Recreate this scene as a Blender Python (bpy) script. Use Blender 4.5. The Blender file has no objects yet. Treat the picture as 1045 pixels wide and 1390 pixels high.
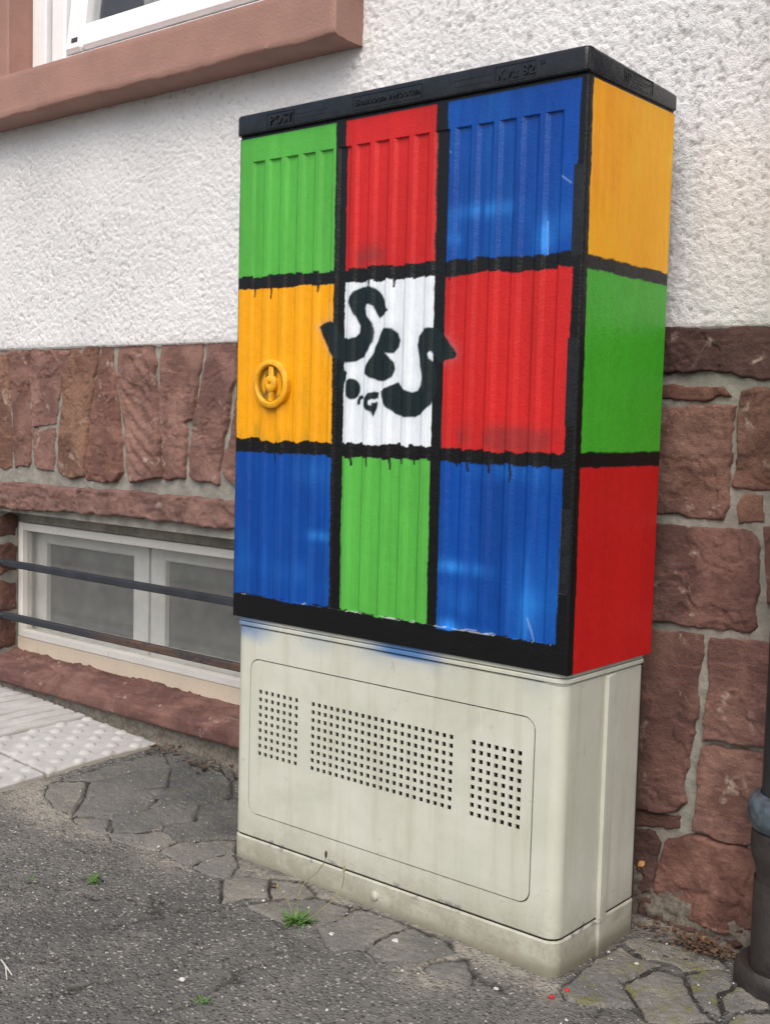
import bpy, math, random
import numpy as np
from mathutils import Matrix, Vector
from mathutils.geometry import delaunay_2d_cdt
random.seed(7); RNG = np.random.RandomState(7)
SC = bpy.context.scene
COL = SC.collection

# ------------------------------------------------------------------ camera
CAM = np.array([0.9388, -1.5696, 0.8758]); PITCH, ROLL, YAW = -0.0776, 0.0264, 0.6956
FPX, PW, PH = 1616.83, 1045.0, 1390.0
def _rx(a): c, s = math.cos(a), math.sin(a); return np.array([[1,0,0],[0,c,-s],[0,s,c]])
def _rz(a): c, s = math.cos(a), math.sin(a); return np.array([[c,-s,0],[s,c,0],[0,0,1]])
CR = _rz(YAW) @ _rx(math.pi/2 + PITCH) @ _rz(ROLL)
cam = bpy.data.cameras.new('camera'); camo = bpy.data.objects.new('camera', cam); COL.objects.link(camo)
m4 = np.eye(4); m4[:3,:3] = CR; m4[:3,3] = CAM
camo.matrix_world = Matrix(m4.tolist())
cam.sensor_fit = 'VERTICAL'; cam.sensor_height = 24; cam.lens = FPX/PH*24; cam.clip_start = 0.02; cam.clip_end = 500
SC.camera = camo

# ------------------------------------------------------------------ light
SUN_DIR = Vector((0.42, -0.85, 1.15)).normalized()      # towards the sun, behind a thin overcast
w = bpy.data.worlds.new('World'); SC.world = w; w.use_nodes = True
nt = w.node_tree; bg = nt.nodes['Background']
sky = nt.nodes.new('ShaderNodeTexSky'); sky.sky_type = 'NISHITA'; sky.sun_disc = False
sky.sun_elevation = math.asin(SUN_DIR.z); sky.sun_rotation = math.atan2(SUN_DIR.x, SUN_DIR.y)
sky.air_density = 1.0; sky.dust_density = 4.0; sky.ozone_density = 0.3; sky.altitude = 0
nt.links.new(sky.outputs[0], bg.inputs[0]); bg.inputs[1].default_value = 0.13
sl = bpy.data.lights.new('sun', 'SUN'); sl.energy = 1.4; sl.angle = math.radians(60); sl.color = (1, .975, .94)
so = bpy.data.objects.new('sun', sl); COL.objects.link(so)
so.rotation_euler = SUN_DIR.to_track_quat('Z', 'Y').to_euler(); so.location = SUN_DIR*8
SC.view_settings.view_transform = 'Standard'; SC.view_settings.look = 'None'
SC.view_settings.exposure = 0.52; SC.view_settings.gamma = 1.0; SC.view_settings.use_curve_mapping = False

# ------------------------------------------------------------------ helpers
def ray(x, y): return CR @ np.array([(x-PW/2)/FPX, -(y-PH/2)/FPX, -1.0])
def on_y(x, y, Y): d = ray(x, y); return CAM + d*(Y-CAM[1])/d[1]
def sstep(a, b, x): t = np.clip((np.asarray(x, float)-a)/(b-a), 0, 1); return t*t*(3-2*t)
def gz(x, y):                                            # lie of the pavement
    x = np.asarray(x, float); y = np.asarray(y, float)
    return np.where(x < 0, -.02*x, -.03*x*np.exp(-np.clip(x,0,9)*2)) + .032*sstep(-.72, -1.25, x)*sstep(-.35, .28, y)
def on_g(x, y):
    d = ray(x, y); z = 0.0
    for _ in range(12):
        P = CAM + d*(z-CAM[2])/d[2]; z = float(gz(P[0], P[1]))
    return P
def hsh(ix, iy, iz, s):
    n = (ix*374761393 + iy*668265263 + iz*2147483647 + s*974634541) & 0xffffffff
    n = ((n ^ (n >> 13))*1274126177) & 0xffffffff
    n = ((n ^ (n >> 16))*2246822519) & 0xffffffff
    return ((n ^ (n >> 15)) & 0xffff)/32767.5 - 1.0
def vnoise(x, y, z=0, s=0):
    x, y, z = np.broadcast_arrays(np.asarray(x, float), np.asarray(y, float), np.asarray(z, float))
    ix, iy, iz = np.floor(x).astype(np.int64), np.floor(y).astype(np.int64), np.floor(z).astype(np.int64)
    fx, fy, fz = x-ix, y-iy, z-iz
    u, v, q = [f*f*f*(f*(f*6-15)+10) for f in (fx, fy, fz)]
    r = 0
    for dz in (0, 1):
        a = hsh(ix, iy, iz+dz, s)*(1-u) + hsh(ix+1, iy, iz+dz, s)*u
        b = hsh(ix, iy+1, iz+dz, s)*(1-u) + hsh(ix+1, iy+1, iz+dz, s)*u
        c = a*(1-v) + b*v
        r = r + c*((1-q) if dz == 0 else q)
    return r
def fbm(x, y, z=0, o=4, s=0):
    r = 0; a = .5
    for k in range(o):
        r = r + a*vnoise(np.asarray(x)*2**k, np.asarray(y)*2**k, np.asarray(z)*2**k, s+k*17); a *= .5
    return r
def sdf(P, poly):                                        # >0 inside
    P = np.asarray(P, float); poly = np.asarray(poly, float)
    d = np.full(len(P), 1e9); ins = np.zeros(len(P), bool)
    for k in range(len(poly)):
        a, b = poly[k], poly[(k+1) % len(poly)]; e = b-a
        t = np.clip(((P-a)@e)/max(e@e, 1e-12), 0, 1)
        d = np.minimum(d, np.hypot(*(P-a-t[:,None]*e).T))
        c = (a[1] > P[:,1]) != (b[1] > P[:,1])
        with np.errstate(divide='ignore', invalid='ignore'):
            xi = (b[0]-a[0])*(P[:,1]-a[1])/(b[1]-a[1]+1e-15)+a[0]
        ins ^= c & (P[:,0] < xi)
    return np.where(ins, d, -d)
def dist_line(P, pts):
    d = np.full(len(P), 1e9)
    for a, b in zip(pts[:-1], pts[1:]):
        a = np.asarray(a); b = np.asarray(b); e = b-a
        t = np.clip(((P-a)@e)/max(e@e, 1e-12), 0, 1)
        d = np.minimum(d, np.hypot(*(P-a-t[:,None]*e).T))
    return d
def mesh_np(name, V, F, mat=None, smooth=True):
    V = np.asarray(V, np.float32); F = np.asarray(F, np.int32)
    me = bpy.data.meshes.new(name); n = F.shape[1]
    me.vertices.add(len(V)); me.vertices.foreach_set('co', V.ravel())
    me.loops.add(F.size); me.loops.foreach_set('vertex_index', F.ravel())
    me.polygons.add(len(F)); me.polygons.foreach_set('loop_start', np.arange(0, F.size, n, dtype=np.int32))
    try: me.polygons.foreach_set('loop_total', np.full(len(F), n, np.int32))
    except Exception: pass
    me.polygons.foreach_set('use_smooth', np.full(len(F), smooth))
    me.update(calc_edges=True); me.validate()
    if mat: me.materials.append(mat)
    return me
def link(name, me, parent=None, **props):
    o = bpy.data.objects.new(name, me); COL.objects.link(o)
    if parent is not None: o.parent = parent
    for k, v in props.items(): o[k] = v
    return o
def empty(name, loc, label, cat, **props):
    o = bpy.data.objects.new(name, None); COL.objects.link(o); o.location = loc; o['label'] = label; o['category'] = cat
    for k, v in props.items(): o[k] = v
    return o
def child(name, me, parent, **props):                    # mesh in world coordinates under an empty that may be moved
    o = link(name, me, parent, **props)
    off = Vector((0,0,0)); q = parent
    while q is not None: off += q.location; q = q.parent
    if parent.type == 'EMPTY' or parent.location.length > 0 or parent.parent: o.location = -off
    return o
class MB:
    def __init__(s): s.v = []; s.f = []
    def add(s, V, F):
        n = len(s.v); s.v += [tuple(map(float, p)) for p in V]; s.f += [tuple(i+n for i in f) for f in F]; return s
    def box(s, x0, x1, y0, y1, z0, z1, b=0.0, M=None):
        if b <= 0:
            V = [(x,y,z) for x in (x0,x1) for y in (y0,y1) for z in (z0,z1)]
            F = [(0,1,3,2),(4,6,7,5),(0,4,5,1),(2,3,7,6),(0,2,6,4),(1,5,7,3)]
        else:
            V = []; idx = {}
            for ix, x in enumerate((x0,x1)):
                for iy, y in enumerate((y0,y1)):
                    for iz, z in enumerate((z0,z1)):
                        sx, sy, sz = (1-2*ix)*b, (1-2*iy)*b, (1-2*iz)*b
                        idx[ix,iy,iz] = len(V); V += [(x, y+sy, z+sz), (x+sx, y, z+sz), (x+sx, y+sy, z)]
            g = lambda a,b_,c,k: idx[a,b_,c]+k
            F = []
            for ix in (0,1): F.append([g(ix,0,0,0),g(ix,1,0,0),g(ix,1,1,0),g(ix,0,1,0)])
            for iy in (0,1): F.append([g(0,iy,0,1),g(1,iy,0,1),g(1,iy,1,1),g(0,iy,1,1)])
            for iz in (0,1): F.append([g(0,0,iz,2),g(1,0,iz,2),g(1,1,iz,2),g(0,1,iz,2)])
            for a in (0,1):
                for c in (0,1):
                    F.append([g(0,a,c,1),g(1,a,c,1),g(1,a,c,2),g(0,a,c,2)])
                    F.append([g(a,0,c,0),g(a,1,c,0),g(a,1,c,2),g(a,0,c,2)])
                    F.append([g(a,c,0,0),g(a,c,1,0),g(a,c,1,1),g(a,c,0,1)])
            for ix in (0,1):
                for iy in (0,1):
                    for iz in (0,1): F.append([g(ix,iy,iz,0),g(ix,iy,iz,1),g(ix,iy,iz,2)])
        if M is not None: V = [tuple(M @ Vector(p)) for p in V]
        return s.add(V, F)
    def tube(s, pts, rad, n=12, cap=True):
        pts = [np.asarray(p, float) for p in pts]; V = []; F = []
        up = np.array([0,0,1.0])
        for k, p in enumerate(pts):
            d = pts[min(k+1, len(pts)-1)] - pts[max(k-1, 0)]; d /= np.linalg.norm(d)+1e-12
            a = np.cross(d, up if abs(d[2]) < .9 else np.array([1.0,0,0])); a /= np.linalg.norm(a); b = np.cross(d, a)
            r = rad[k] if hasattr(rad, '__len__') else rad
            for i in range(n):
                t = 2*math.pi*i/n; V.append(p + r*(math.cos(t)*a + math.sin(t)*b))
        for k in range(len(pts)-1):
            for i in range(n):
                j = (i+1) % n; F.append((k*n+i, k*n+j, (k+1)*n+j, (k+1)*n+i))
        if cap: F.append(tuple(range(n-1, -1, -1))); F.append(tuple((len(pts)-1)*n+i for i in range(n)))
        return s.add(V, F)
    def lathe(s, prof, c, n=40, axis='z'):
        V = []; F = []
        for r, h in prof:
            for i in range(n):
                t = 2*math.pi*i/n
                V.append((c[0]+r*math.cos(t), c[1]+r*math.sin(t), c[2]+h) if axis == 'z' else (c[0]+r*math.cos(t), c[1]+h, c[2]+r*math.sin(t)))
        for k in range(len(prof)-1):
            for i in range(n):
                j = (i+1) % n; F.append((k*n+i, k*n+j, (k+1)*n+j, (k+1)*n+i))
        return s.add(V, F)
    def build(s, name, mat, parent=None, smooth=False, **props):
        me = bpy.data.meshes.new(name); me.from_pydata(s.v, [], s.f)
        if mat: me.materials.append(mat)
        import bmesh
        bm = bmesh.new(); bm.from_mesh(me); bmesh.ops.recalc_face_normals(bm, faces=bm.faces)
        if smooth:
            for f in bm.faces: f.smooth = True
            for e in bm.edges:
                if len(e.link_faces) == 2 and e.calc_face_angle(0) > math.radians(40): e.smooth = False
        bm.to_mesh(me); bm.free()
        return child(name, me, parent, **props) if parent is not None else link(name, me, None, **props)
def grid_faces(nu, nv, mask=None):
    i, j = np.meshgrid(np.arange(nu-1), np.arange(nv-1), indexing='ij')
    a = i*nv+j
    F = np.stack([a, a+nv, a+nv+1, a+1], -1).reshape(-1, 4)
    return F if mask is None else F[mask.reshape(-1)]
def lines(*segs):                                        # (start, stop, step) pieces -> sorted coordinates
    o = []
    for a, b, s in segs: o += list(np.linspace(a, b, max(2, int(round((b-a)/s))+1)))
    o = np.array(sorted(o)); return o[np.concatenate([[True], np.diff(o) > 1e-6])]
def piece(name, poly, mapf, mat, parent, step=.004, rise=.012, sink=.010, bevel=.010, rough=.004, nz=None, shrink=0.0, seed=0, floor=-9, **props):
    poly = np.asarray(poly, float); lo = poly.min(0)-.008; hi = poly.max(0)+.008
    u = np.arange(lo[0], hi[0]+step, step); v = np.arange(lo[1], hi[1]+step, step)
    U, Vv = np.meshgrid(u, v, indexing='ij'); P = np.stack([U.ravel(), Vv.ravel()], 1)
    wv = np.stack([fbm(P[:,0]*28, P[:,1]*28, seed*3.1, 3, 5), fbm(P[:,0]*28, P[:,1]*28, seed*3.1+50, 3, 9)], 1)*rough*2
    sd = sdf(P+wv, poly)-shrink
    t = np.clip(sd/bevel, 0, 1); pf = np.sqrt(np.clip(1-(1-t)**2, 0, 1))
    h = -sink + (sink+rise)*pf
    if nz is not None: h = np.maximum(h + nz(P[:,0], P[:,1], sd)*pf, np.where(t > .5, floor, -9))
    keep = sd.reshape(U.shape) > -step*1.01
    k = keep[:-1,:-1] | keep[1:,:-1] | keep[:-1,1:] | keep[1:,1:]
    F = grid_faces(len(u), len(v), k)
    used, inv = np.unique(F, return_inverse=True); F = inv.reshape(F.shape)
    V = mapf(P[used,0], P[used,1], h[used])
    me = mesh_np(name, V, F, mat)
    return child(name, me, parent, **props) if parent is not None else link(name, me, None, **props)
def plate(mb, outer, holes, y0, y1):                     # flat plate with real holes in the x-z plane, front y0, back y1
    vs = []; es = []; loops = []
    for L in [outer]+holes:
        n = len(vs); vs += [Vector((a, b)) for a, b in L]; es += [(n+i, n+(i+1) % len(L)) for i in range(len(L))]; loops.append((n, len(L)))
    ov, oe, of, *_ = delaunay_2d_cdt(vs, [], [list(range(a, a+n)) for a, n in loops], 2, 1e-7)
    N = len(ov)
    mb.add([(p.x, y0, p.y) for p in ov]+[(p.x, y1, p.y) for p in ov],
           [tuple(f) for f in of]+[tuple(i+N for i in reversed(f)) for f in of])
    for L in [outer]+holes:
        n = len(L)
        mb.add([(a, y0, b) for a, b in L]+[(a, y1, b) for a, b in L], [(i, (i+1) % n, n+(i+1) % n, n+i) for i in range(n)])
def rrect(x0, x1, z0, z1, r, n=6):
    o = []
    for cx, cz, a in ((x1-r, z0+r, -90), (x1-r, z1-r, 0), (x0+r, z1-r, 90), (x0+r, z0+r, 180)):
        for k in range(n+1):
            t = math.radians(a+90*k/n); o.append((cx+r*math.cos(t), cz+r*math.sin(t)))
    return o

# ------------------------------------------------------------------ materials
class NT:
    def __init__(s, name):
        s.m = bpy.data.materials.new(name); s.m.use_nodes = True; s.t = s.m.node_tree; s.n = s.t.nodes
        s.b = s.n['Principled BSDF']; s.pos = s.n.new('ShaderNodeNewGeometry').outputs['Position']
    def L(s, a, b): s.t.links.new(a, b)
    def val(s, sock, v):
        if hasattr(v, 'default_value') or hasattr(v, 'is_linked'): s.L(v, sock)
        else:
            if isinstance(v, (tuple, list)) and len(v) == 3 and sock.type == 'RGBA': v = (*v, 1)
            sock.default_value = v
    def noise(s, scale, detail=4, rough=.55, vec=None, dist=0.0, sxyz=None):
        n = s.n.new('ShaderNodeTexNoise'); n.inputs['Scale'].default_value = scale; n.inputs['Detail'].default_value = detail
        n.inputs['Roughness'].default_value = rough; n.inputs['Distortion'].default_value = dist
        v = vec or s.pos
        if sxyz:
            mp = s.n.new('ShaderNodeMapping'); mp.inputs['Scale'].default_value = sxyz; s.L(v, mp.inputs[0]); v = mp.outputs[0]
        s.L(v, n.inputs['Vector']); return n.outputs['Fac']
    def voro(s, scale, feature='F1', out='Distance', vec=None, rnd=1.0):
        n = s.n.new('ShaderNodeTexVoronoi'); n.feature = feature; n.inputs['Scale'].default_value = scale; n.inputs['Randomness'].default_value = rnd
        s.L(vec or s.pos, n.inputs['Vector']); return n.outputs[out]
    def ramp(s, f, a, b, lo=0.0, hi=1.0, smooth=True):
        n = s.n.new('ShaderNodeMapRange'); n.interpolation_type = 'SMOOTHSTEP' if smooth else 'LINEAR'
        s.val(n.inputs[0], f); n.inputs[1].default_value = a; n.inputs[2].default_value = b; n.inputs[3].default_value = lo; n.inputs[4].default_value = hi
        return n.outputs[0]
    def mix(s, f, a, b, mode='MIX'):
        n = s.n.new('ShaderNodeMix'); n.data_type = 'RGBA'; n.blend_type = mode
        s.val(n.inputs[0], f); s.val(n.inputs[6], a); s.val(n.inputs[7], b); return n.outputs[2]
    def math(s, op, a, b=0.0, c=None):
        n = s.n.new('ShaderNodeMath'); n.operation = op; s.val(n.inputs[0], a); s.val(n.inputs[1], b)
        if c is not None: s.val(n.inputs[2], c)
        return n.outputs[0]
    def sep(s, v=None):
        n = s.n.new('ShaderNodeSeparateXYZ'); s.L(v or s.pos, n.inputs[0]); return n.outputs
    def bump(s, h, dist, strength=1.0, prev=None):
        n = s.n.new('ShaderNodeBump'); n.inputs['Distance'].default_value = dist; n.inputs['Strength'].default_value = strength
        s.val(n.inputs['Height'], h)
        if prev is not None: s.L(prev, n.inputs['Normal'])
        return n.outputs[0]
    def attr(s, name, out='Color'):
        n = s.n.new('ShaderNodeAttribute'); n.attribute_name = name; return n.outputs[out]
    def done(s, color, rough=.6, normal=None, **kw):
        s.val(s.b.inputs['Base Color'], color); s.val(s.b.inputs['Roughness'], rough)
        if normal is not None: s.L(normal, s.b.inputs['Normal'])
        for k, v in kw.items(): s.val(s.b.inputs[k.replace('_', ' ')], v)
        return s.m
def simple(name, col, rough=.5, var=.12, scale=30, bump=.0004, bscale=200, **kw):
    t = NT(name); n = t.noise(scale, 5, .6)
    c = t.mix(t.ramp(n, .3, .7), tuple(x*(1-var) for x in col), tuple(min(1, x*(1+var)) for x in col))
    return t.done(c, rough, t.bump(t.noise(bscale, 3), bump), **kw)

def mk_stone():
    t = NT('red_sandstone'); oi = t.n.new('ShaderNodeObjectInfo'); base = oi.outputs['Color']
    off = t.n.new('ShaderNodeVectorMath'); off.operation = 'SCALE'; t.L(t.pos, off.inputs[0]); off.inputs[3].default_value = 1.0
    n1 = t.noise(9, 6, .65, dist=.6); n2 = t.noise(60, 5, .7); n3 = t.noise(5, 5, .6, sxyz=(2.2, 2.2, 14), dist=1.0); n4 = t.noise(420, 3, .7)
    c = t.mix(t.ramp(n1, .36, .62), base, t.mix(1.0, base, (.55, .52, .55), 'MULTIPLY'))
    c = t.mix(t.ramp(n3, .52, .72, 0, .55), c, t.mix(1.0, base, (1.28, 1.2, 1.15), 'MULTIPLY'))
    c = t.mix(t.ramp(n2, .56, .75, 0, .55), c, t.mix(1.0, base, (.5, .47, .5), 'MULTIPLY'))
    c = t.mix(t.ramp(n4, .60, .78, 0, .5), c, (.42, .30, .25))
    pale = t.math('MULTIPLY', t.ramp(t.noise(17, 4, .6, dist=.8), .58, .70), t.ramp(n2, .42, .60))
    c = t.mix(t.math('MULTIPLY', pale, .75), c, (.46, .38, .32))
    h = t.math('ADD', t.math('MULTIPLY', n2, 1.0), t.math('ADD', t.math('MULTIPLY', n4, .5), t.math('MULTIPLY', t.noise(190, 4, .8), 1.1)))
    return t.done(c, .92, t.bump(h, .0034, 1.0), Specular_IOR_Level=.25)
def mk_mortar():
    t = NT('mortar'); n = t.noise(20, 5, .6); n2 = t.noise(350, 3, .7); n3 = t.noise(90, 4, .6)
    c = t.mix(t.ramp(n, .3, .7), (.20, .195, .17), (.31, .30, .265))
    c = t.mix(t.ramp(n2, .6, .75, 0, .5), c, (.42, .41, .37)); c = t.mix(t.ramp(n3, .6, .8, 0, .5), c, (.15, .14, .12))
    c = t.mix(t.math('MULTIPLY', t.ramp(t.math('ADD', t.sep()[2], t.math('MULTIPLY', n, .12)), .25, .13), .9), c, t.mix(t.ramp(n3, .4, .6), (.10, .085, .068), (.175, .155, .13)))
    return t.done(c, .92, t.bump(t.math('ADD', n3, t.math('MULTIPLY', n2, .5)), .003, .9), Specular_IOR_Level=.2)
def mk_plaster():
    t = NT('roughcast_plaster'); pit = t.attr('pit', 'Fac')
    n = t.noise(3.5, 5, .6); n2 = t.noise(140, 4, .65); n3 = t.noise(420, 2, .6); z = t.sep()[2]
    c = t.mix(t.ramp(n, .3, .7), (.67, .674, .68), (.755, .758, .762))
    c = t.mix(t.math('MULTIPLY', t.ramp(pit, .15, .85), .62), c, (.33, .315, .295))
    drip = t.math('MULTIPLY', t.ramp(t.noise(1.0, 5, .7, sxyz=(26, 26, 1.3)), .5, .72), t.ramp(z, 1.60, 1.25, 0, .0))
    c = t.mix(t.ramp(t.math('ADD', z, t.math('MULTIPLY', n2, .03)), 1.075, 1.05, 0, .45), c, (.50, .42, .37))
    return t.done(c, .93, t.bump(t.math('ADD', n2, t.math('MULTIPLY', n3, .5)), .004, .9), Specular_IOR_Level=.2)
def mk_paint():
    t = NT('brushed_gloss_paint'); c = t.attr('paint'); g = t.attr('gloss', 'Fac')
    br = t.noise(1.0, 5, .65, sxyz=(420, 420, 26)); pe = t.noise(260, 3, .6); wv = t.noise(55, 3, .5); mo = t.noise(14, 4, .6)
    c = t.mix(t.ramp(br, .35, .7, 0, .34), c, t.mix(1.0, c, (.68, .68, .70), 'MULTIPLY'))
    c = t.mix(t.ramp(mo, .45, .72, 0, .22), c, t.mix(1.0, c, (.8, .78, .8), 'MULTIPLY'))
    h = t.math('ADD', t.math('MULTIPLY', br, .35), t.math('ADD', t.math('MULTIPLY', pe, .7), t.math('MULTIPLY', wv, .8)))
    r = t.math('ADD', g, t.ramp(mo, .3, .7, -.05, .07))
    return t.done(c, r, t.bump(h, .0012, .85), Specular_IOR_Level=.30)
def mk_cream(over=True):
    t = NT('weathered_cream_plastic'); x, y, z = t.sep()
    n = t.noise(6, 5, .6); n2 = t.noise(1.0, 5, .65, sxyz=(30, 30, 2.5)); n3 = t.noise(70, 4, .7); n4 = t.noise(18, 5, .65)
    c = t.mix(t.ramp(n, .3, .7), (.475, .490, .405), (.555, .565, .490))
    c = t.mix(t.ramp(n2, .48, .75, 0, .55), c, (.40, .385, .30))
    c = t.mix(t.math('MULTIPLY', t.ramp(t.noise(3.2, 5, .7, dist=.7), .5, .68), .45), c, (.40, .40, .33))
    c = t.mix(t.math('MULTIPLY', t.ramp(t.noise(34, 5, .75, dist=.5), .62, .72), .5), c, (.30, .285, .22))
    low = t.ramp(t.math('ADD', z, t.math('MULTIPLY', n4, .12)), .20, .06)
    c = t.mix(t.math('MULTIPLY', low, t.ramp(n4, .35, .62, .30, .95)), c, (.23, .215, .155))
    c = t.mix(t.ramp(n3, .68, .78, 0, .5), c, (.28, .27, .22))
    seam = t.math('MULTIPLY', t.ramp(z, .050, .058), t.ramp(z, .074, .064)); c = t.mix(t.math('MULTIPLY', seam, t.ramp(t.noise(26, 4, .6), .60, .63)), c, (.20, .20, .19))
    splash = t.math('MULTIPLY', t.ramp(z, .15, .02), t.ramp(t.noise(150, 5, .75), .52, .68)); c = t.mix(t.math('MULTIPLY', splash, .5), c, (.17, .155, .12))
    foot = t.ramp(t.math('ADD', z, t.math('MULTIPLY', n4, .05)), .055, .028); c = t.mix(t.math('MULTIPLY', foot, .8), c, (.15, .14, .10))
    scuff = t.math('MULTIPLY', t.ramp(t.noise(5, 3, .5), .5, .6), t.ramp(t.noise(1.0, 3, .7, sxyz=(160, 160, 24), dist=.4), .66, .70)); c = t.mix(t.math('MULTIPLY', scuff, .5), c, (.70, .71, .68))
    # blue overspray left along the top edge
    hx = t.ramp(t.noise(7, 3, .5, sxyz=(1, .2, .2)), .40, .62)
    left = t.ramp(x, -.60, -.72); mid = t.math('MULTIPLY', t.ramp(x, -.42, -.34), t.ramp(x, -.22, -.30))
    zz = t.math('ADD', z, t.math('MULTIPLY', t.noise(14, 4, .6), .03))
    k = t.math('MULTIPLY', t.ramp(zz, .452, .486), t.math('MINIMUM', 1.0, t.math('ADD', t.math('MULTIPLY', left, .8), t.math('ADD', t.math('MULTIPLY', mid, t.ramp(z, .462, .472, 0, .85)), t.math('MULTIPLY', hx, .22)))))
    k = t.math('MULTIPLY', k, t.ramp(y, .03, .015))
    c = t.mix(t.math('MULTIPLY', k, .9), c, (.03, .14, .36))
    return t.done(c, t.ramp(n3, .3, .7, .42, .58), t.bump(t.math('ADD', n3, t.math('MULTIPLY', n4, .5)), .0006, .7), Specular_IOR_Level=.4)
def mk_black():
    t = NT('thick_black_paint'); n = t.noise(60, 5, .65); n2 = t.noise(320, 3, .6); n3 = t.noise(1.0, 4, .6, sxyz=(40, 40, 260))
    c = t.mix(t.ramp(n, .35, .7), (.007, .008, .010), (.014, .016, .020))
    return t.done(c, t.ramp(n2, .3, .7, .20, .34), Specular_IOR_Level=.4, normal=t.bump(t.math('ADD', t.math('MULTIPLY', n, .9), t.math('ADD', t.math('MULTIPLY', n2, .5), t.math('MULTIPLY', n3, .25))), .0008, .8))
def mk_ground():
    t = NT('worn_asphalt'); x, y, z = t.sep()
    n = t.noise(2.2, 6, .62); n2 = t.noise(9, 5, .65); n3 = t.noise(170, 4, .75); g1 = t.voro(150); gc = t.voro(150, out='Color'); g2 = t.voro(330)
    hue = t.sep(gc)[0]; hue2 = t.sep(gc)[1]
    c = t.mix(t.ramp(n, .35, .65), (.082, .081, .077), (.132, .128, .118))
    c = t.mix(t.ramp(n2, .50, .72, 0, .7), c, (.165, .154, .132))
    g3 = t.voro(120); g3c = t.sep(t.voro(120, out='Color'))
    c = t.mix(t.math('MULTIPLY', t.ramp(g3, .5, .36), t.ramp(g3c[0], .40, .5, 0, .85)), c, t.mix(t.ramp(t.math('POWER', g3c[1], 2.2), 0, 1), (.062, .060, .058), (.36, .345, .31)))
    c = t.mix(t.ramp(n3, .52, .72, 0, .7), c, (.042, .040, .038))
    st = t.math('MULTIPLY', t.ramp(g1, .44, .32), t.ramp(hue, .50, .60))
    c = t.mix(t.math('MULTIPLY', st, .8), c, t.mix(t.ramp(hue2, 0, 1), (.11, .105, .10), (.32, .30, .27)))
    wh = t.math('MULTIPLY', t.ramp(g1, .36, .26), t.ramp(hue, .985, .99)); c = t.mix(wh, c, (.45, .44, .40))
    st2 = t.math('MULTIPLY', t.ramp(g2, .35, .2), t.ramp(t.sep(t.voro(330, out='Color'))[0], .75, .82)); c = t.mix(t.math('MULTIPLY', st2, .5), c, (.22, .21, .19))
    dust = t.math('MULTIPLY', t.attr('dust', 'Fac'), t.ramp(t.noise(40, 5, .7), .30, .55)); c = t.mix(t.math('MINIMUM', .9, dust), c, (.285, .262, .220))
    moss = t.math('MULTIPLY', t.ramp(t.noise(3.1, 4, .6), .58, .72), t.ramp(t.noise(60, 4, .7), .5, .66)); c = t.mix(t.math('MULTIPLY', moss, .5), c, (.075, .082, .035))
    c = t.mix(t.attr('crack', 'Fac'), c, (.020, .018, .014))
    h = t.math('ADD', t.math('MULTIPLY', t.ramp(g1, .55, .1), .8), t.math('ADD', t.math('MULTIPLY', n3, .5), t.math('MULTIPLY', t.math('MULTIPLY', t.ramp(g3, .55, .15), t.ramp(g3c[0], .3, .5)), .7)))
    return t.done(c, .85, t.bump(h, .0036, 1.0), Specular_IOR_Level=.35)
def mk_slab(mossy, ca=(.105, .105, .102), cb=(.165, .158, .145), cp=(.235, .22, .185)):
    t = NT('mossy_slab' if mossy else 'broken_slab'); oi = t.n.new('ShaderNodeObjectInfo'); rnd = oi.outputs['Random']
    n = t.noise(8, 5, .65); n2 = t.noise(140, 4, .7); n3 = t.noise(22, 5, .65); g = t.voro(190); gc = t.sep(t.voro(190, out='Color'))[0]
    c = t.mix(rnd, ca, cb); c = t.mix(t.ramp(n, .38, .7, 0, .7), c, cp)
    c = t.mix(t.ramp(n2, .5, .75, 0, .6), c, (.045, .044, .042))
    c = t.mix(t.math('MULTIPLY', t.ramp(g, .38, .25), t.ramp(gc, .80, .86, 0, .7)), c, (.32, .31, .28))
    c = t.mix(t.math('MULTIPLY', t.ramp(n3, .5, .66), .75 if mossy else .12), c, (.135, .135, .042))
    h = t.math('ADD', t.math('MULTIPLY', n2, 1.1), t.math('ADD', t.math('MULTIPLY', n3, .8), t.math('MULTIPLY', t.ramp(g, .5, .1), .5)))
    return t.done(c, .85, t.bump(h, .003, .9), Specular_IOR_Level=.3)
def mk_tile():
    t = NT('tactile_concrete'); n = t.noise(12, 5, .65); n2 = t.noise(240, 4, .7); n3 = t.noise(40, 5, .7)
    c = t.mix(t.ramp(n, .3, .7), (.38, .375, .362), (.46, .455, .44)); c = t.mix(t.ramp(n3, .55, .75, 0, .5), c, (.25, .24, .215)); c = t.mix(t.ramp(n2, .58, .76, 0, .5), c, (.22, .21, .195))
    c = t.mix(t.math('MULTIPLY', t.attr('dirt', 'Fac'), .75), c, (.17, .145, .11))
    return t.done(c, .8, t.bump(n2, .0015, .8), Specular_IOR_Level=.3)
STONE, MORTAR, PLASTER, PAINT, CREAM, BLACK = mk_stone(), mk_mortar(), mk_plaster(), mk_paint(), mk_cream(), mk_black()
GROUND, SLAB, MSLAB, TILE = mk_ground(), mk_slab(False, (.085,.086,.085), (.125,.123,.117), (.165,.158,.142)), mk_slab(True), mk_tile()
TSLAB = mk_slab(False, (.112,.110,.104), (.172,.165,.150), (.235,.22,.19))
SILLP = simple('painted_sandstone', (.315, .175, .138), .75, .10, 7, .0012, 160)
def mk_white(name, col, dirt):
    t = NT(name); n = t.noise(9, 5, .6); n2 = t.noise(75, 4, .7)
    c = t.mix(t.ramp(n, .35, .7, 0, .5), col, tuple(x*.85 for x in col)); c = t.mix(t.ramp(n2, .62, .74, 0, dirt), c, (.22, .17, .12))
    return t.done(c, .45, t.bump(n2, .0005, .6))
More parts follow.
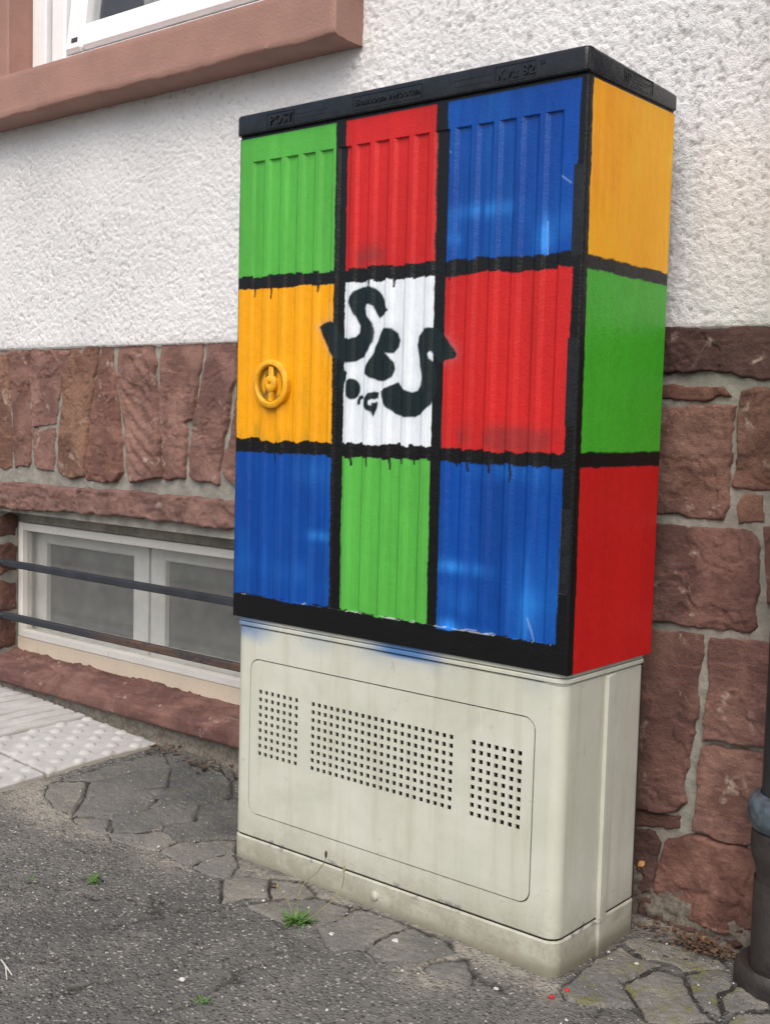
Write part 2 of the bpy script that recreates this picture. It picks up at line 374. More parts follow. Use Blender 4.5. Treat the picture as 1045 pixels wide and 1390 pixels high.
UPVC = mk_white('white_window_plastic', (.80, .81, .82), .05); OLDW = mk_white('old_white_paint', (.74, .72, .68), .6); CREAMB = mk_white('cream_board', (.60, .52, .41), .8)
GREYW = mk_white('grey_window_paint', (.80, .79, .77), .35)
IRON = simple('painted_iron_bar', (.020, .023, .030), .6, .3, 18, .001, 120)
def mk_rust():
    t = NT('rusty_iron_bar'); x, y, z = t.sep(); n = t.noise(30, 5, .65)
    k = t.math('MULTIPLY', t.ramp(x, -1.75, -1.5), t.ramp(n, .35, .6)); c = t.mix(k, (.022, .025, .032), (.085, .048, .03))
    return t.done(c, .65, t.bump(n, .001, .8))
RUST = mk_rust()
def mk_glass(name, dirt, tint=(.97, .98, .975), dcol=(.34, .34, .33)):
    t = NT(name); out = t.n['Material Output']; t.n.remove(t.b)
    tr = t.n.new('ShaderNodeBsdfTransparent'); tr.inputs[0].default_value = (*tint, 1)
    gl = t.n.new('ShaderNodeBsdfGlossy'); gl.inputs['Roughness'].default_value = .03
    df = t.n.new('ShaderNodeBsdfDiffuse'); df.inputs[0].default_value = (*dcol, 1)
    lw = t.n.new('ShaderNodeLayerWeight'); fc = t.math('MULTIPLY_ADD', t.math('POWER', lw.outputs['Facing'], 5.0), .92, .06)
    m1 = t.n.new('ShaderNodeMixShader'); t.L(fc, m1.inputs[0]); t.L(tr.outputs[0], m1.inputs[1]); t.L(gl.outputs[0], m1.inputs[2])
    m2 = t.n.new('ShaderNodeMixShader'); t.L(t.ramp(t.noise(11, 5, .65), .25, .8, dirt*.6, dirt*1.4), m2.inputs[0]); t.L(m1.outputs[0], m2.inputs[1]); t.L(df.outputs[0], m2.inputs[2])
    t.L(m2.outputs[0], out.inputs[0]); return t.m
GLASS = mk_glass('window_glass', .04); DUSTY = mk_glass('dusty_glass', .11)
FROST = simple('frosted_pane', (.165, .168, .163), .35, .22, 9, .0003, 90)
ROOMM = simple('room_wall', (.30, .22, .19), .9, .1, 3); CURT = simple('curtain', (.38, .38, .36), .9, .1, 10)
PIPEM = simple('dark_drainpipe', (.018, .019, .023), .45, .35, 14, .0008, 120); PIPEB = simple('brown_drainpipe', (.030, .025, .024), .6, .4, 14, .0012, 120)
COLLAR = simple('zinc_collar', (.10, .13, .16), .4, .45, 40, .001, 150, Metallic=.5)
LEAFG = simple('weed_green', (.075, .155, .030), .5, .3, 60, .0003); STALK = simple('dry_stalk', (.20, .19, .085), .6, .3, 60, .0003)
DEAD = simple('dead_leaf', (.090, .052, .030), .8, .6, 45, .0005); YLEAF = simple('yellow_leaf', (.30, .15, .035), .6, .2, 60, .0003)
PEB = simple('pale_pebble', (.45, .44, .41), .7, .3, 300, .0003); REDC = simple('red_paint_chip', (.42, .02, .025), .45, .1, 90, .0003)
DARKP = simple('dark_pebble', (.055, .022, .018), .5, .3, 90, .0004); TWIG = simple('pale_twig', (.50, .48, .43), .7, .1, 90, .0003)
DARK = simple('dark_void', (.02, .02, .02), .9, .1)

# ------------------------------------------------------------------ pavement
def ZP(org, sc, pts): return [on_g(org[0]+sc*a, org[1]+sc*b)[:2] for a, b in pts]
Z4 = lambda P: ZP((0, 900), .32536, P)
ZF = lambda P: ZP((300, 1020), .34450, P)
ZQ = lambda P: ZP((640, 1020), .38756, P)
slab_left = [Z4(p) for p in (
 [(245,487),(490,420),(678,374),(718,436),(540,454),(485,472),(372,490),(300,490)],
 [(372,492),(485,474),(540,456),(716,438),(702,508),(620,520),(520,550),(357,552)],
 [(240,492),(368,494),(352,555),(300,632),(230,600),(190,545),(200,505)],
 [(357,555),(520,553),(620,523),(702,512),(640,580),(620,605),(510,628),(305,632)],
 [(720,440),(860,415),(930,460),(972,500),(972,555),(900,578),(830,588),(700,580),(645,578),(706,510)],
 [(690,385),(760,360),(860,365),(875,400),(860,413),(722,440)],
 [(905,400),(985,380),(985,490),(940,470)],
 [(305,636),(510,632),(620,608),(700,582),(828,590),(815,654),(690,670),(600,704),(470,704),(468,645)],
 [(300,640),(464,648),(447,700),(380,690),(310,665)],
 [(832,592),(970,562),(1000,560),(1000,732),(800,738),(740,740),(680,692),(690,672),(817,656)],
 [(450,708),(600,707),(680,694),(738,742),(660,780),(560,760),(470,740)],
 [(745,745),(990,738),(985,795),(900,800),(830,830),(790,850),(700,800),(665,782)],
 [(800,850),(880,805),(980,800),(1000,850),(960,890),(890,895)])]
slab_front = [ZF(p) for p in (
 [(5,505),(100,495),(190,510),(190,575),(100,580),(0,600)],
 [(195,580),(195,500),(330,520),(375,560),(370,575)],
 [(200,590),(380,580),(510,620),(490,650),(400,680),(250,680),(90,605)],
 [(500,645),(550,615),(745,690),(640,730),(560,780),(430,780),(380,700)],
 [(570,785),(650,735),(750,695),(900,760),(920,800),(820,825),(640,830)],
 [(820,835),(970,820),(990,920),(900,890),(800,860)])]
slab_right = [ZQ(p) for p in (
 [(525,665),(580,650),(850,700),(900,760),(740,770),(690,740),(600,720)],
 [(310,835),(440,725),(520,682),(600,727),(690,755),(640,752),(560,790),(522,805),(580,892),(420,888),(330,870)],
 [(560,797),(650,757),(735,787),(770,862),(810,912),(870,950),(612,950),(587,890),(532,815)],
 [(745,780),(860,762),(920,780),(920,808),(860,850),(880,925),(815,902),(775,855)],
 [(870,852),(925,815),(1040,860),(1040,898),(900,913),(882,900)],
 [(895,945),(940,918),(1045,908),(1080,1000),(890,1000)])]
gx = lines((-60,-6,4), (-6,-2.6,.25), (-2.6,.46,.0055), (.46,1.2,.06), (1.2,6,.4), (6,60,4))
gy = lines((-60,-6,4), (-6,-1.0,.25), (-1.0,.37,.0055), (.37,.8,.06), (.8,6,.5), (6,60,5))
GX, GY = np.meshgrid(gx, gy, indexing='ij'); P = np.stack([GX.ravel(), GY.ravel()], 1)
near = np.exp(-np.clip(np.hypot(P[:,0]+.8, P[:,1]+.2)-1.8, 0, 99)*1.5)
hz = gz(P[:,0], P[:,1])
hz = hz + near*(.006*fbm(P[:,0]*4, P[:,1]*4, 0, 4, 3) + .0035*fbm(P[:,0]*26, P[:,1]*26, 0, 3, 8) + .0010*vnoise(P[:,0]*110, P[:,1]*110, 0, 4))
crack = np.zeros(len(P)); dust = np.zeros(len(P))
sel = np.where(near > .6)[0]; PS = P[sel]
wob = np.stack([fbm(PS[:,0]*18, PS[:,1]*18, 0, 4, 21), fbm(PS[:,0]*18, PS[:,1]*18, 9, 4, 22)], 1)*.045
Z5 = lambda p: ZP((0, 1100), .43062, p)
for pts, wd, dp in (([(0,235),(120,225),(280,270),(380,290),(520,300),(660,330),(760,290),(880,280)], .0022, .004), ([(180,95),(240,130),(300,135)], .003, .004),
               ([(250,380),(390,360),(480,340),(520,270)], .003, .004), ([(0,430),(80,470),(150,470),(250,460),(360,480)], .002, .003),
               ([(0,640),(60,620),(150,580),(260,560),(430,540),(560,480),(640,410)], .002, .003), ([(500,660),(620,610),(720,540),(800,490),(900,450)], .003, .005),
               ([(860,330),(960,420),(1040,440)], .002, .003)):
    d = dist_line(PS+wob, [np.array(q) for q in Z5(pts)]); k = np.exp(-(d/wd)**2); crack[sel] = np.maximum(crack[sel], k*.8); hz[sel] -= dp*k
for pts, wd in ((ZF([(560,785),(650,735),(750,690)]), .004), (ZF([(640,835),(820,830),(900,800)]), .003), (ZQ([(0,760),(60,800),(100,830)]), .006), (ZQ([(420,910),(480,880),(560,900),(610,940)]), .004)):
    d = dist_line(PS+wob*.5, pts); k = np.exp(-(d/wd)**2); crack[sel] = np.maximum(crack[sel], k); hz[sel] -= .005*k
for poly in slab_left+slab_front+slab_right:
    poly = np.array(poly); s = sdf(PS, poly); k = sstep(-.004, .003, s); hz[sel] -= .0055*k*(hz[sel] > gz(PS[:,0], PS[:,1])-.006)
    c = sstep(-.0035, -.0005, s); crack[sel] = np.maximum(crack[sel], c*.92)
for cx, cy, r in [(170,545,60),(255,585,70),(330,615,60),(430,660,60),(560,690,50),(650,660,60),(730,790,60),(800,820,50),(690,760,40)]:
    q = Z4([(cx, cy)])[0]; dust[sel] = np.maximum(dust[sel], 1.2*np.exp(-(np.hypot(*(PS+wob-q).T)/(.0013*r))**2))
for cx, cy, r in [(560,700,90),(700,780,80),(900,840,60),(60,460,50),(140,470,60),(330,600,60),(820,880,70)]:
    q = ZF([(cx, cy)])[0]; dust[sel] = np.maximum(dust[sel], .9*np.exp(-(np.hypot(*(PS+wob-q).T)/(.0007*r))**2))
for a, b in (((-2.4, .33), (-.7, .33)), ((0.0, .30), (.5, .33)), ((-.75, -.02), (0, -.01))):
    d = dist_line(PS+wob*.6, [np.array(a), np.array(b)]); dust[sel] = np.maximum(dust[sel], .8*np.exp(-(d/.03)**2))
gm = mesh_np('pavement', np.stack([P[:,0], P[:,1], hz], 1), grid_faces(len(gx), len(gy)), GROUND)
for nme, arr in (('crack', crack), ('dust', dust)):
    at = gm.attributes.new(nme, 'FLOAT', 'POINT'); at.data.foreach_set('value', arr.astype(np.float32))
pav = link('pavement', gm, None, kind='structure')
def slab_nz(seed, tilt):
    tx, ty = RNG.uniform(-tilt, tilt, 2)
    def f(u, v, sd): return .0022*fbm(u*22, v*22, seed, 4, 2) + .0018*vnoise(u*120, v*120, seed, 5) + tx*(u-u.mean()) + ty*(v-v.mean())
    return f
gmap = lambda u, v, h: np.stack([u, v, gz(u, v)+h], 1)
for grp, mt in ((slab_left, SLAB), (slab_front, TSLAB), (slab_right, MSLAB)):
    for k, poly in enumerate(grp):
        piece('paving_slab', poly, gmap, (TSLAB if grp is slab_left and k in (2, 8, 10, 11, 12) else mt), pav, step=.0035, rise=-.0005+.0025*random.random(), sink=.009, bevel=.0018, rough=.0035, nz=slab_nz(k*5.3, .012), shrink=.0013, seed=k+3)
# tactile tiles: frame from the traced corner of the studded one
c0 = on_g(122, 978)[:2]; c1 = on_g(220.6, 1015.5)[:2]; c2 = on_g(76.5, 1057)[:2]
eu = (c1-c0)/np.linalg.norm(c1-c0); ev = np.array([eu[1], -eu[0]])
if ev @ (c2-c1) < 0: ev = -ev
TS = (np.linalg.norm(c1-c0)+np.linalg.norm(c2-c1))/2
def tile(i, j, ribbed):
    org = c0 + eu*TS*i + ev*TS*j
    n = 150; a = np.linspace(0, TS, n); A, B = np.meshgrid(a, a, indexing='ij'); g = .004
    e = np.minimum(np.minimum(A, TS-A), np.minimum(B, TS-B)); h = .004+.006*sstep(g, g+.004, e)-.012*(e < g)
    if ribbed:
        pr = TS/6; q = np.abs(((A/pr) % 1)-.5)*pr; rb = sstep(.0205, .0165, q); h = h - .001 + .0065*rb*sstep(.003, .008, e); dirt = (1-rb)*np.clip(.55+1.2*fbm(A*30, B*9, i*3+j, 4, 5), 0, 1)
    else:
        pt = TS/8; u = A/pt; v = B/pt; dirt = 0*A
        iu = np.floor(u); iv = np.floor(v); cu = (u-iu-.5)*pt; cv = (v-iv-.5)*pt
        on = ((iu+iv) % 2 == 0); r = np.hypot(cu, cv); h = h + on*.0062*np.sqrt(np.clip(1-(r/.0140)**2, 0, 1))
    h = h + .0008*vnoise(A*60, B*60, i*7+j, 3)
    W = org[None,None,:] + A[...,None]*eu + B[...,None]*ev
    V = np.stack([W[...,0], W[...,1], gz(W[...,0], W[...,1])+h+.001*(i+j)], -1).reshape(-1, 3)
    F = grid_faces(n, n)
    if eu[0]*ev[1]-eu[1]*ev[0] < 0: F = F[:, ::-1]
    me = mesh_np('tactile_tile', V, F, TILE); dirt = np.maximum(dirt, (e < g+.002)*.9)
    at = me.attributes.new('dirt', 'FLOAT', 'POINT'); at.data.foreach_set('value', dirt.astype(np.float32).ravel()); child('tactile_tile', me, pav)
for i, j, rb in ((0,0,False),(0,1,False),(-1,0,True),(-1,1,True),(-2,0,True),(-2,1,True),(0,2,False),(-1,2,True)): tile(i, j, rb)

# ------------------------------------------------------------------ house
WY = .335; MY = WY+.012                                   # stone face, mortar face
house = empty('house', (-1.0, WY, 0), 'house front with white roughcast plaster above a red sandstone base', 'house')
ZST = 1.043
bw0 = on_y(28, 706, .42)[0]-.012; bw1 = bw0+1.07           # basement opening
bz0, bz1 = .165, .585
# mortar bed
mx = lines((-4,-2.6,.2), (-2.6,-.6,.008), (-.6,-.1,.03), (-.1,.5,.005), (.5,2.5,.2)); mz = lines((-.15,1.03,.008), (1.03,1.06,.006)); mz = lines((-.15,0,.01),(0,1.06,.006))
X, Z = np.meshgrid(mx, mz, indexing='ij'); H = .0022*fbm(X*30, Z*30, 0, 3, 31)+.0014*vnoise(X*120, Z*120, 0, 33)
H = H + .004*fbm(X*9, Z*9, 3, 3, 12)
foot = sstep(.14, .0, Z)*sstep(-.3, 0, X); H = H + foot*(.010+.016*fbm(X*14, Z*14, 0, 4, 44)+.008*sstep(0, .03, fbm(X*25, Z*25, 0, 4, 45)))
V = np.stack([X, MY-H, Z], -1).reshape(-1, 3)
mid = (X[:-1,:-1]+X[1:,1:])/2, (Z[:-1,:-1]+Z[1:,1:])/2
op = (mid[0] > bw0) & (mid[0] < bw1) & (mid[1] > bz0-.02) & (mid[1] < bz1)
child('mortar_bed', mesh_np('mortar_bed', V, grid_faces(len(mx), len(mz), ~op), MORTAR), house)
# roughcast plaster
uw0, uw1, uz0, uz1 = -2.02, -.90, 1.74, 2.9
px_ = lines((-4,-2.4,.1), (-2.4,.42,.0034), (.42,2.5,.1)); pz_ = lines((ZST-.004,2.0,.0034), (2.0,3.2,.06))
X, Z = np.meshgrid(px_, pz_, indexing='ij')
wx = X+.006*fbm(X*60, Z*60, 0, 2, 61); wz = Z+.006*fbm(X*60, Z*60, 7, 2, 62)
b1 = vnoise(wx*105, wz*105, 0, 51); b2 = vnoise(wx*165, wz*165, 0, 52); b3 = fbm(X*13, Z*13, 0, 3, 53)
worm = np.abs(vnoise(wx*80, wz*104, 2, 55))
b4 = np.abs(fbm(wx*110, wz*110, 4, 2, 58)); H = .0010*b1+.0012*b2+.0012*b3 - .0017*np.exp(-(worm/.08)**2) - .0016*np.exp(-(b4/.05)**2)
pit = np.clip(-(H-.0012*b3)/.0030, 0, 1)*np.clip(.62+1.1*fbm(X*2.3, Z*2.3, 0, 4, 59), .15, 1.1)
edge = ZST+.003*fbm(X*20, X*0, 0, 3, 71)
Zd = np.where(Z < ZST, edge-.004, Z); H = np.where(Z < ZST, -.02, H); H = np.where((Z >= ZST) & (Z < ZST+.008), H*.5-.001, H)
V = np.stack([X, WY+.002-H, Zd], -1).reshape(-1, 3)
mid = (X[:-1,:-1]+X[1:,1:])/2, (Z[:-1,:-1]+Z[1:,1:])/2
op = (mid[0] > uw0) & (mid[0] < uw1) & (mid[1] > uz0) & (mid[1] < uz1)
me = mesh_np('plaster_wall', V, grid_faces(len(px_), len(pz_), ~op), PLASTER)
at = me.attributes.new('pit', 'FLOAT', 'POINT'); at.data.foreach_set('value', pit.astype(np.float32).ravel())
child('plaster_wall', me, house)
# stones
wmap = lambda u, v, h: np.stack([u, MY-h, v], 1)
def WP(org, sc, pts, Y=WY): return [on_y(org[0]+sc*a, org[1]+sc*b, Y)[[0, 2]] for a, b in pts]
A2 = lambda p: WP((0, 440), .31579, p); A6 = lambda p: WP((860, 420), .24471, p); A7 = lambda p: WP((860, 740), .24471, p); A8 = lambda p: WP((840, 1050), .24463, p)
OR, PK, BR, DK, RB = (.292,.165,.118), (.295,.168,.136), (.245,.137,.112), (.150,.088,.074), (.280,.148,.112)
def rock(seed, amp=.005, kind=None):
    def f(u, v, sd):
        h = amp*fbm(u*11, v*11, seed, 3, 2)*.7 + amp*.20*vnoise(u*75, v*75, seed, 6) + amp*.30*vnoise(u*150, v*150, seed, 16)
        stp = fbm(u*8+1, v*8, seed+4, 4, 9); h = h + amp*.8*sstep(.04, .055, stp) - amp*.7*sstep(-.12, -.135, stp)
        st2 = fbm(u*16+1, v*16, seed+14, 4, 19); h = h + amp*.45*sstep(.05, .065, st2) + (u-u.mean())*.03*math.sin(seed) + (v-v.mean())*.03*math.cos(seed*1.7)
        gr = np.abs(fbm(u*9+3, v*9, seed+24, 4, 29)); h = h - amp*.8*np.exp(-(gr/.018)**2)
        if kind == 'tool':
            q = (u*.55+v*.83)*95+2*fbm(u*20, v*20, seed, 2, 1); h = h + .0018*np.sin(q*2)*sstep(.006, .02, sd)
        if kind == 'layer': h = h + .0025*fbm(u*3, v*60, seed, 4, 11)
        if kind == 'rough': h = h + .010*np.abs(fbm(u*24, v*24, seed, 4, 13))-.002
        return h
    return f
top = 60
stones = [
 (A2([(-120,120),(30,120),(40,400),(45,620),(-40,628),(-110,600)]), OR, .010, None),
 (A2([(33,112),(115,110),(125,350),(128,590),(118,620),(55,622),(45,500)]), BR, .009, None),
 (A2([(120,108),(300,105),(270,180),(250,300),(238,440),(130,440),(118,250)]), PK, .007, 'rough'),
 (A2([(128,447),(228,445),(225,630),(140,625)]), PK, .010, None),
 (A2([(305,100),(415,90),(408,180),(380,400),(355,660),(300,668),(250,640),(243,560),(255,350),(265,200)]), OR, .012, None),
 (A2([(425,93),(478,98),(490,250),(520,520),(525,640),(490,680),(430,685),(360,672),(365,560),(395,300),(415,150)]), RB, .012, None),
 (A2([(500,100),(560,80),(650,80),(665,250),(680,450),(685,665),(560,685),(550,640),(530,450),(495,220)]), PK, .013, 'tool'),
 (A2([(680,80),(780,75),(868,75),(850,200),(835,330),(820,410),(785,425),(800,450),(795,560),(780,675),(700,670),(690,600),(680,400),(672,250)]), PK, .010, None),
 (A2([(885,75),(1012,75),(1005,200),(970,400),(930,690),(830,680),(800,660),(815,500),(845,320),(870,170)]), PK, .012, None),
 (A2([(1026,75),(1160,75),(1110,690),(990,690),(950,645),(968,540),(1000,330)]), PK, .010, None),
 (A2([(1180,75),(1330,75),(1260,700),(1130,690)]), OR, .010, None),
 (A2([(1350,75),(1520,75),(1440,700),(1280,700)]), PK, .010, None),
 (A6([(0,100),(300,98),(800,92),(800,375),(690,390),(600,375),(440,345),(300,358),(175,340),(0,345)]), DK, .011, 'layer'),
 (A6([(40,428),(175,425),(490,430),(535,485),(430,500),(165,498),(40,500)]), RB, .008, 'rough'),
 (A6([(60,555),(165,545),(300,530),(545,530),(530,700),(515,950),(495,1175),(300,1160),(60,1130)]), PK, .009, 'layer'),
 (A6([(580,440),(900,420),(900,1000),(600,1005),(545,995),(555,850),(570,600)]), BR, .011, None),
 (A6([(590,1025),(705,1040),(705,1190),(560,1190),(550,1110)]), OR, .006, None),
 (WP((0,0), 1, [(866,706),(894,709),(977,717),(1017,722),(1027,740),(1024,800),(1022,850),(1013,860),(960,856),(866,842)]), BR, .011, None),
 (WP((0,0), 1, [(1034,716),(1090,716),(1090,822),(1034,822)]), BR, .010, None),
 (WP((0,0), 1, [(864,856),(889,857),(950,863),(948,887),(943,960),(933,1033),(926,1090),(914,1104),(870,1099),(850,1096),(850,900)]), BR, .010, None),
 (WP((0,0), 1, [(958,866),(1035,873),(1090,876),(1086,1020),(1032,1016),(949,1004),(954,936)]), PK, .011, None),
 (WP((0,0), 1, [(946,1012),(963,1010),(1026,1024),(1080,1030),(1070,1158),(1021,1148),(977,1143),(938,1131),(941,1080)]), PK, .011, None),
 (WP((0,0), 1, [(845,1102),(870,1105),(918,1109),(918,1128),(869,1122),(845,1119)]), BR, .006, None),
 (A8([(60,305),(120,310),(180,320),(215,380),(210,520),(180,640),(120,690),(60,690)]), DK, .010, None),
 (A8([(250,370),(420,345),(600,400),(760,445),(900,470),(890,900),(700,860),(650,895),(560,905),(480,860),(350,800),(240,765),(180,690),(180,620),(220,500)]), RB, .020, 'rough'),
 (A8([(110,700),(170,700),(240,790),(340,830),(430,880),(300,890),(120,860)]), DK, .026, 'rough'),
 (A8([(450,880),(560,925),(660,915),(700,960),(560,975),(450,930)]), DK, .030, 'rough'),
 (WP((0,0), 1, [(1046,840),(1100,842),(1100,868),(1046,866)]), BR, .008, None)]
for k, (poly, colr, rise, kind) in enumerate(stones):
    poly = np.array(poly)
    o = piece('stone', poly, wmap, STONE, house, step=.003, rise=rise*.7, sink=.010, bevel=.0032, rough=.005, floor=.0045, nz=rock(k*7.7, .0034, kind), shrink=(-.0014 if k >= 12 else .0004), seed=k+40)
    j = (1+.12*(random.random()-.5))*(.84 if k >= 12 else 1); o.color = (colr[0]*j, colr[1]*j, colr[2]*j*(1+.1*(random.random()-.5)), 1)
# courses hidden from here but seen from a step aside: right of the pipe and behind the cabinet
for k, (x0, x1, z0, z1) in enumerate([(-.62,-.36,.62,.98),(-.34,-.1,.66,1.0),(-.66,-.42,.30,.58),(-.40,-.12,.34,.62),(-.9,-.68,.30,.62),(.62,.95,.72,1.0),(.6,.9,.40,.69),(.62,.95,.08,.37),(.98,1.4,.55,1.0),(.94,1.35,.08,.5),(-2.75,-2.35,.70,1.0),(-2.6,-2.28,.35,.66),(-2.7,-2.28,.05,.32)]):
    o = piece('stone', [(x0,z0),(x1,z0+.01),(x1-.01,z1),(x0+.012,z1-.006)], wmap, STONE, house, step=.009, rise=.010, sink=.012, bevel=.014, rough=.006, nz=rock(k*3.3+200, .0045), seed=k+90)
    o.color = (*random.choice((PK, BR, OR)), 1)
# lintel over the basement window
lt = [on_y(a, b, WY-.015)[[0, 2]] for a, b in ((-60,649),(0,653.5),(160,664),(330,680),(330,722),(160,703),(0,692),(-60,687))]
xr = bw1+.12
lt[3] = np.array([xr, lt[3][1]-.002]); lt[4] = np.array([xr, lt[4][1]-.004])
def lin_nz(u, v, sd): return .004*fbm(u*14, v*20, 0, 4, 81)+.0015*vnoise(u*130, v*130, 0, 83)+.004*sstep(.0, .02, fbm(u*11, v*24, 2, 4, 85))+.003*sstep(.05, .07, fbm(u*22, v*40, 2, 4, 86))
o = piece('lintel', lt, lambda u, v, h: np.stack([u, WY+.004-h, v], 1), STONE, house, step=.0045, rise=.012, sink=.10, bevel=.005, rough=.0035, nz=lin_nz, seed=77); o.color = (.255,.150,.126,1)
# reveal of the basement opening: jambs, head
mb = MB().box(bw0-.05, bw0, MY-.006, .62, bz0-.05, bz1+.02); mb.build('window_reveal', MORTAR, house)
for z0, z1 in ((.175,.275),(.285,.38),(.395,.49),(.50,.575)):
    o = piece('stone', [(MY+.004, z0),(.415, z0+.006),(.418, z1-.008),(MY+.006, z1)], lambda u, v, h: np.stack([bw0+h*.6, u, v], 1), STONE, house, step=.004, rise=.007, sink=.008, bevel=.012, rough=.006, nz=rock(z0*50, .004), seed=int(z0*100)); o.color = (.17,.09,.07,1)
MB().box(bw1, bw1+.05, MY-.006, .62, bz0-.05, bz1+.02).build('window_reveal', MORTAR, house)
MB().box(bw0-.05, bw1+.05, MY-.004, .62, bz1, bz1+.05).build('window_reveal', MORTAR, house)
# basement sill stone: top slopes to the street, rough surface, front edge dressed
sx = lines((bw0-.35, bw1+.18, .006)); prof = [(.45,.170),(.41,.166),(.38,.160),(.35,.154),(.325,.148),(.302,.1435),(.2985,.1415),(.297,.138),(.297,.118),(.2985,.107),(.304,.104),(.33,.103),(.40,.103)]
pp = []
for (a, b), (c, d) in zip(prof[:-1], prof[1:]):
    n = max(2, int(math.hypot(c-a, d-b)/.006))
    for k in range(n): pp.append((a+(c-a)*k/n, b+(d-b)*k/n))
pp = np.array(pp[::-1]); X, K = np.meshgrid(sx, np.arange(len(pp)), indexing='ij'); Yq = pp[K, 0]; Zq = pp[K, 1]
rid = fbm(X*9+Yq*14, Yq*60-X*10, 0, 4, 91); tp = sstep(.30, .325, Yq)*(Zq > .12)
Zq = Zq + tp*(.0045*sstep(.0, .02, rid)-.004*sstep(.13, .16, rid)+.0035*sstep(-.16, -.14, rid)-.003*sstep(.25, .28, rid)+.001*vnoise(X*90, Yq*90, 0, 4)) + .0015*fbm(X*3, X*0, 0, 3, 7)
Yq = Yq + (1-tp)*(.0012*fbm(X*20, Zq*40, 1, 4, 93))
o = child('basement_sill', mesh_np('basement_sill', np.stack([X, Yq, Zq], -1).reshape(-1, 3), grid_faces(len(sx), len(pp)), STONE), house); o.color = (.225,.122,.102,1)
# concrete footing under the sill
fx = lines((-4, -.5, .01)); fz = lines((-.1, .112, .008)); X, Z = np.meshgrid(fx, fz, indexing='ij')
child('concrete_footing', mesh_np('concrete_footing', np.stack([X, .318-.008*fbm(X*10, Z*14, 0, 4, 95)-.025*sstep(.07, .03, Z)*(.5+fbm(X*7, X*0, 0, 3, 96)), Z], -1).reshape(-1, 3), grid_faces(len(fx), len(fz)), MORTAR), house)
# basement window
FY = .42; Zb = lambda a, b, Y: on_y(.32536*a, 660+.32536*b, Y)
fz0 = bz0+.001; ftop = float(on_y(170, 727, FY)[2]); fbot = float(on_y(170, 897, FY)[2]); 
mb = MB(); x0, x1 = bw0+.002, bw1-.002
mb.box(x0, x0+.020, FY, FY+.035, fbot+.0, ftop, .002); mb.box(x1-.02, x1, FY, FY+.035, fbot, ftop, .002)
mb.box(x0+.0205, x1-.0205, FY+.001, FY+.034, ftop-.024, ftop-.001, .002); mb.box(x0+.0205, x1-.0205, FY-.004, FY+.034, fbot, fbot+.020, .002)
bwin = mb.build('basement_window', OLDW, house)
MB().box(x0, x1, FY-.002, FY+.06, bz0-.03, fbot-.001, .002).build('bottom_board', CREAMB, bwin)
MB().box(x0, x1, FY+.004, FY+.05, ftop+.001, bz1+.01, .001).build('head_filler', MORTAR, bwin)
MB().box(x0+.019, x1-.019, FY+.016, FY+.019, fbot+.018, ftop-.022).build('outer_pane', DUSTY, bwin)
SY = .475
xa, xb, xc, xd = [float(Zb(a, 400, SY)[0]) for a in (140, 192, 556, 617)]; xe, xf = [float(Zb(a, 450, SY)[0]) for a in (628, 686)]
st = float(Zb(300, 186, SY)[2]); sb_ = fbot-.02
def sash(xl, xr, wl, wr):
    mb = MB(); mb.box(xl, xl+wl, SY, SY+.04, sb_, st, .004); mb.box(xr-wr, xr, SY, SY+.04, sb_, st, .004)
    mb.box(xl+wl+.0003, xr-wr-.0003, SY+.001, SY+.039, st-.048, st-.001, .004); mb.box(xl+wl+.0003, xr-wr-.0003, SY+.001, SY+.039, sb_, sb_+.062, .004)
    s = mb.build('sash', GREYW, bwin)
    MB().box(xl+wl-.004, xr-wr+.004, SY+.018, SY+.022, sb_+.055, st-.04).build('pane', FROST, bwin)
sash(xa, xd, xb-xa, xd-xc); sash(xe, x1-.03, xf-xe, .045)
mb = MB().box(x0, xa-.006, SY-.012, SY+.05, sb_, st+.02, .002); mb.box(x0, x1, SY-.010, SY+.05, st+.004, ftop+.02, .002); mb.box(x0, x1, SY-.008, SY+.05, bz0-.03, sb_-.003, .002); mb.box(x1-.027, x1, SY-.012, SY+.05, sb_, st+.003, .002)
mb.build('inner_frame', GREYW, bwin)
MB().box(x0-.03, x1+.03, SY+.06, SY+.10, bz0-.05, bz1+.05).build('window_backing', DARK, house)
# iron bars
for (a, b), m in (((765, 815), IRON), ((836, 902), RUST)):
    BY = .365; p0 = on_y(5, a, BY); p1 = on_y(315, b, BY); zc = (p0[2]+p1[2])/2
    mb = MB().box(bw0-.03, bw1+.03, BY-.0095, BY+.0095, zc-.0095, zc+.0095, .003)
    mb.lathe([(.0,-.004),(.014,-.004),(.016,.003),(.013,.006)], (bw0+.012, BY, zc), 12)
    mb.build('window_bar', m, house)
# upper window: painted jamb, sill, frame, tilted sash
mb = MB().box(-2.5, uw0+.006, .312, .46, 1.72, 2.9, .004); mb.build('window_jamb', SILLP, house)
MB().box(uw1, uw1+.19, .312, .46, 1.77, 2.9, .004).build('window_jamb', SILLP, house)
us = lines((-2.6, -.7525, .012)); SYF = .25
prof = [(.46,1.775),(.30,1.765),(.262,1.760),(.2515,1.7585),(SYF,1.755),(SYF,1.72),(SYF+.0005,1.68),(SYF,1.6555),(SYF+.0025,1.6510),(SYF+.008,1.6490),(.285,1.6480),(.32,1.6475),(.37,1.6475)]
pp = []
for (a, b), (c, d) in zip(prof[:-1], prof[1:]):
    n = max(1, int(math.hypot(c-a, d-b)/.010))
    for k in range(n): pp.append((a+(c-a)*k/n, b+(d-b)*k/n))
pp.append(prof[-1]); pp = np.array(pp[::-1])
X, K = np.meshgrid(us, np.arange(len(pp)), indexing='ij'); Yq = pp[K,0].copy(); Zq = pp[K,1].copy()
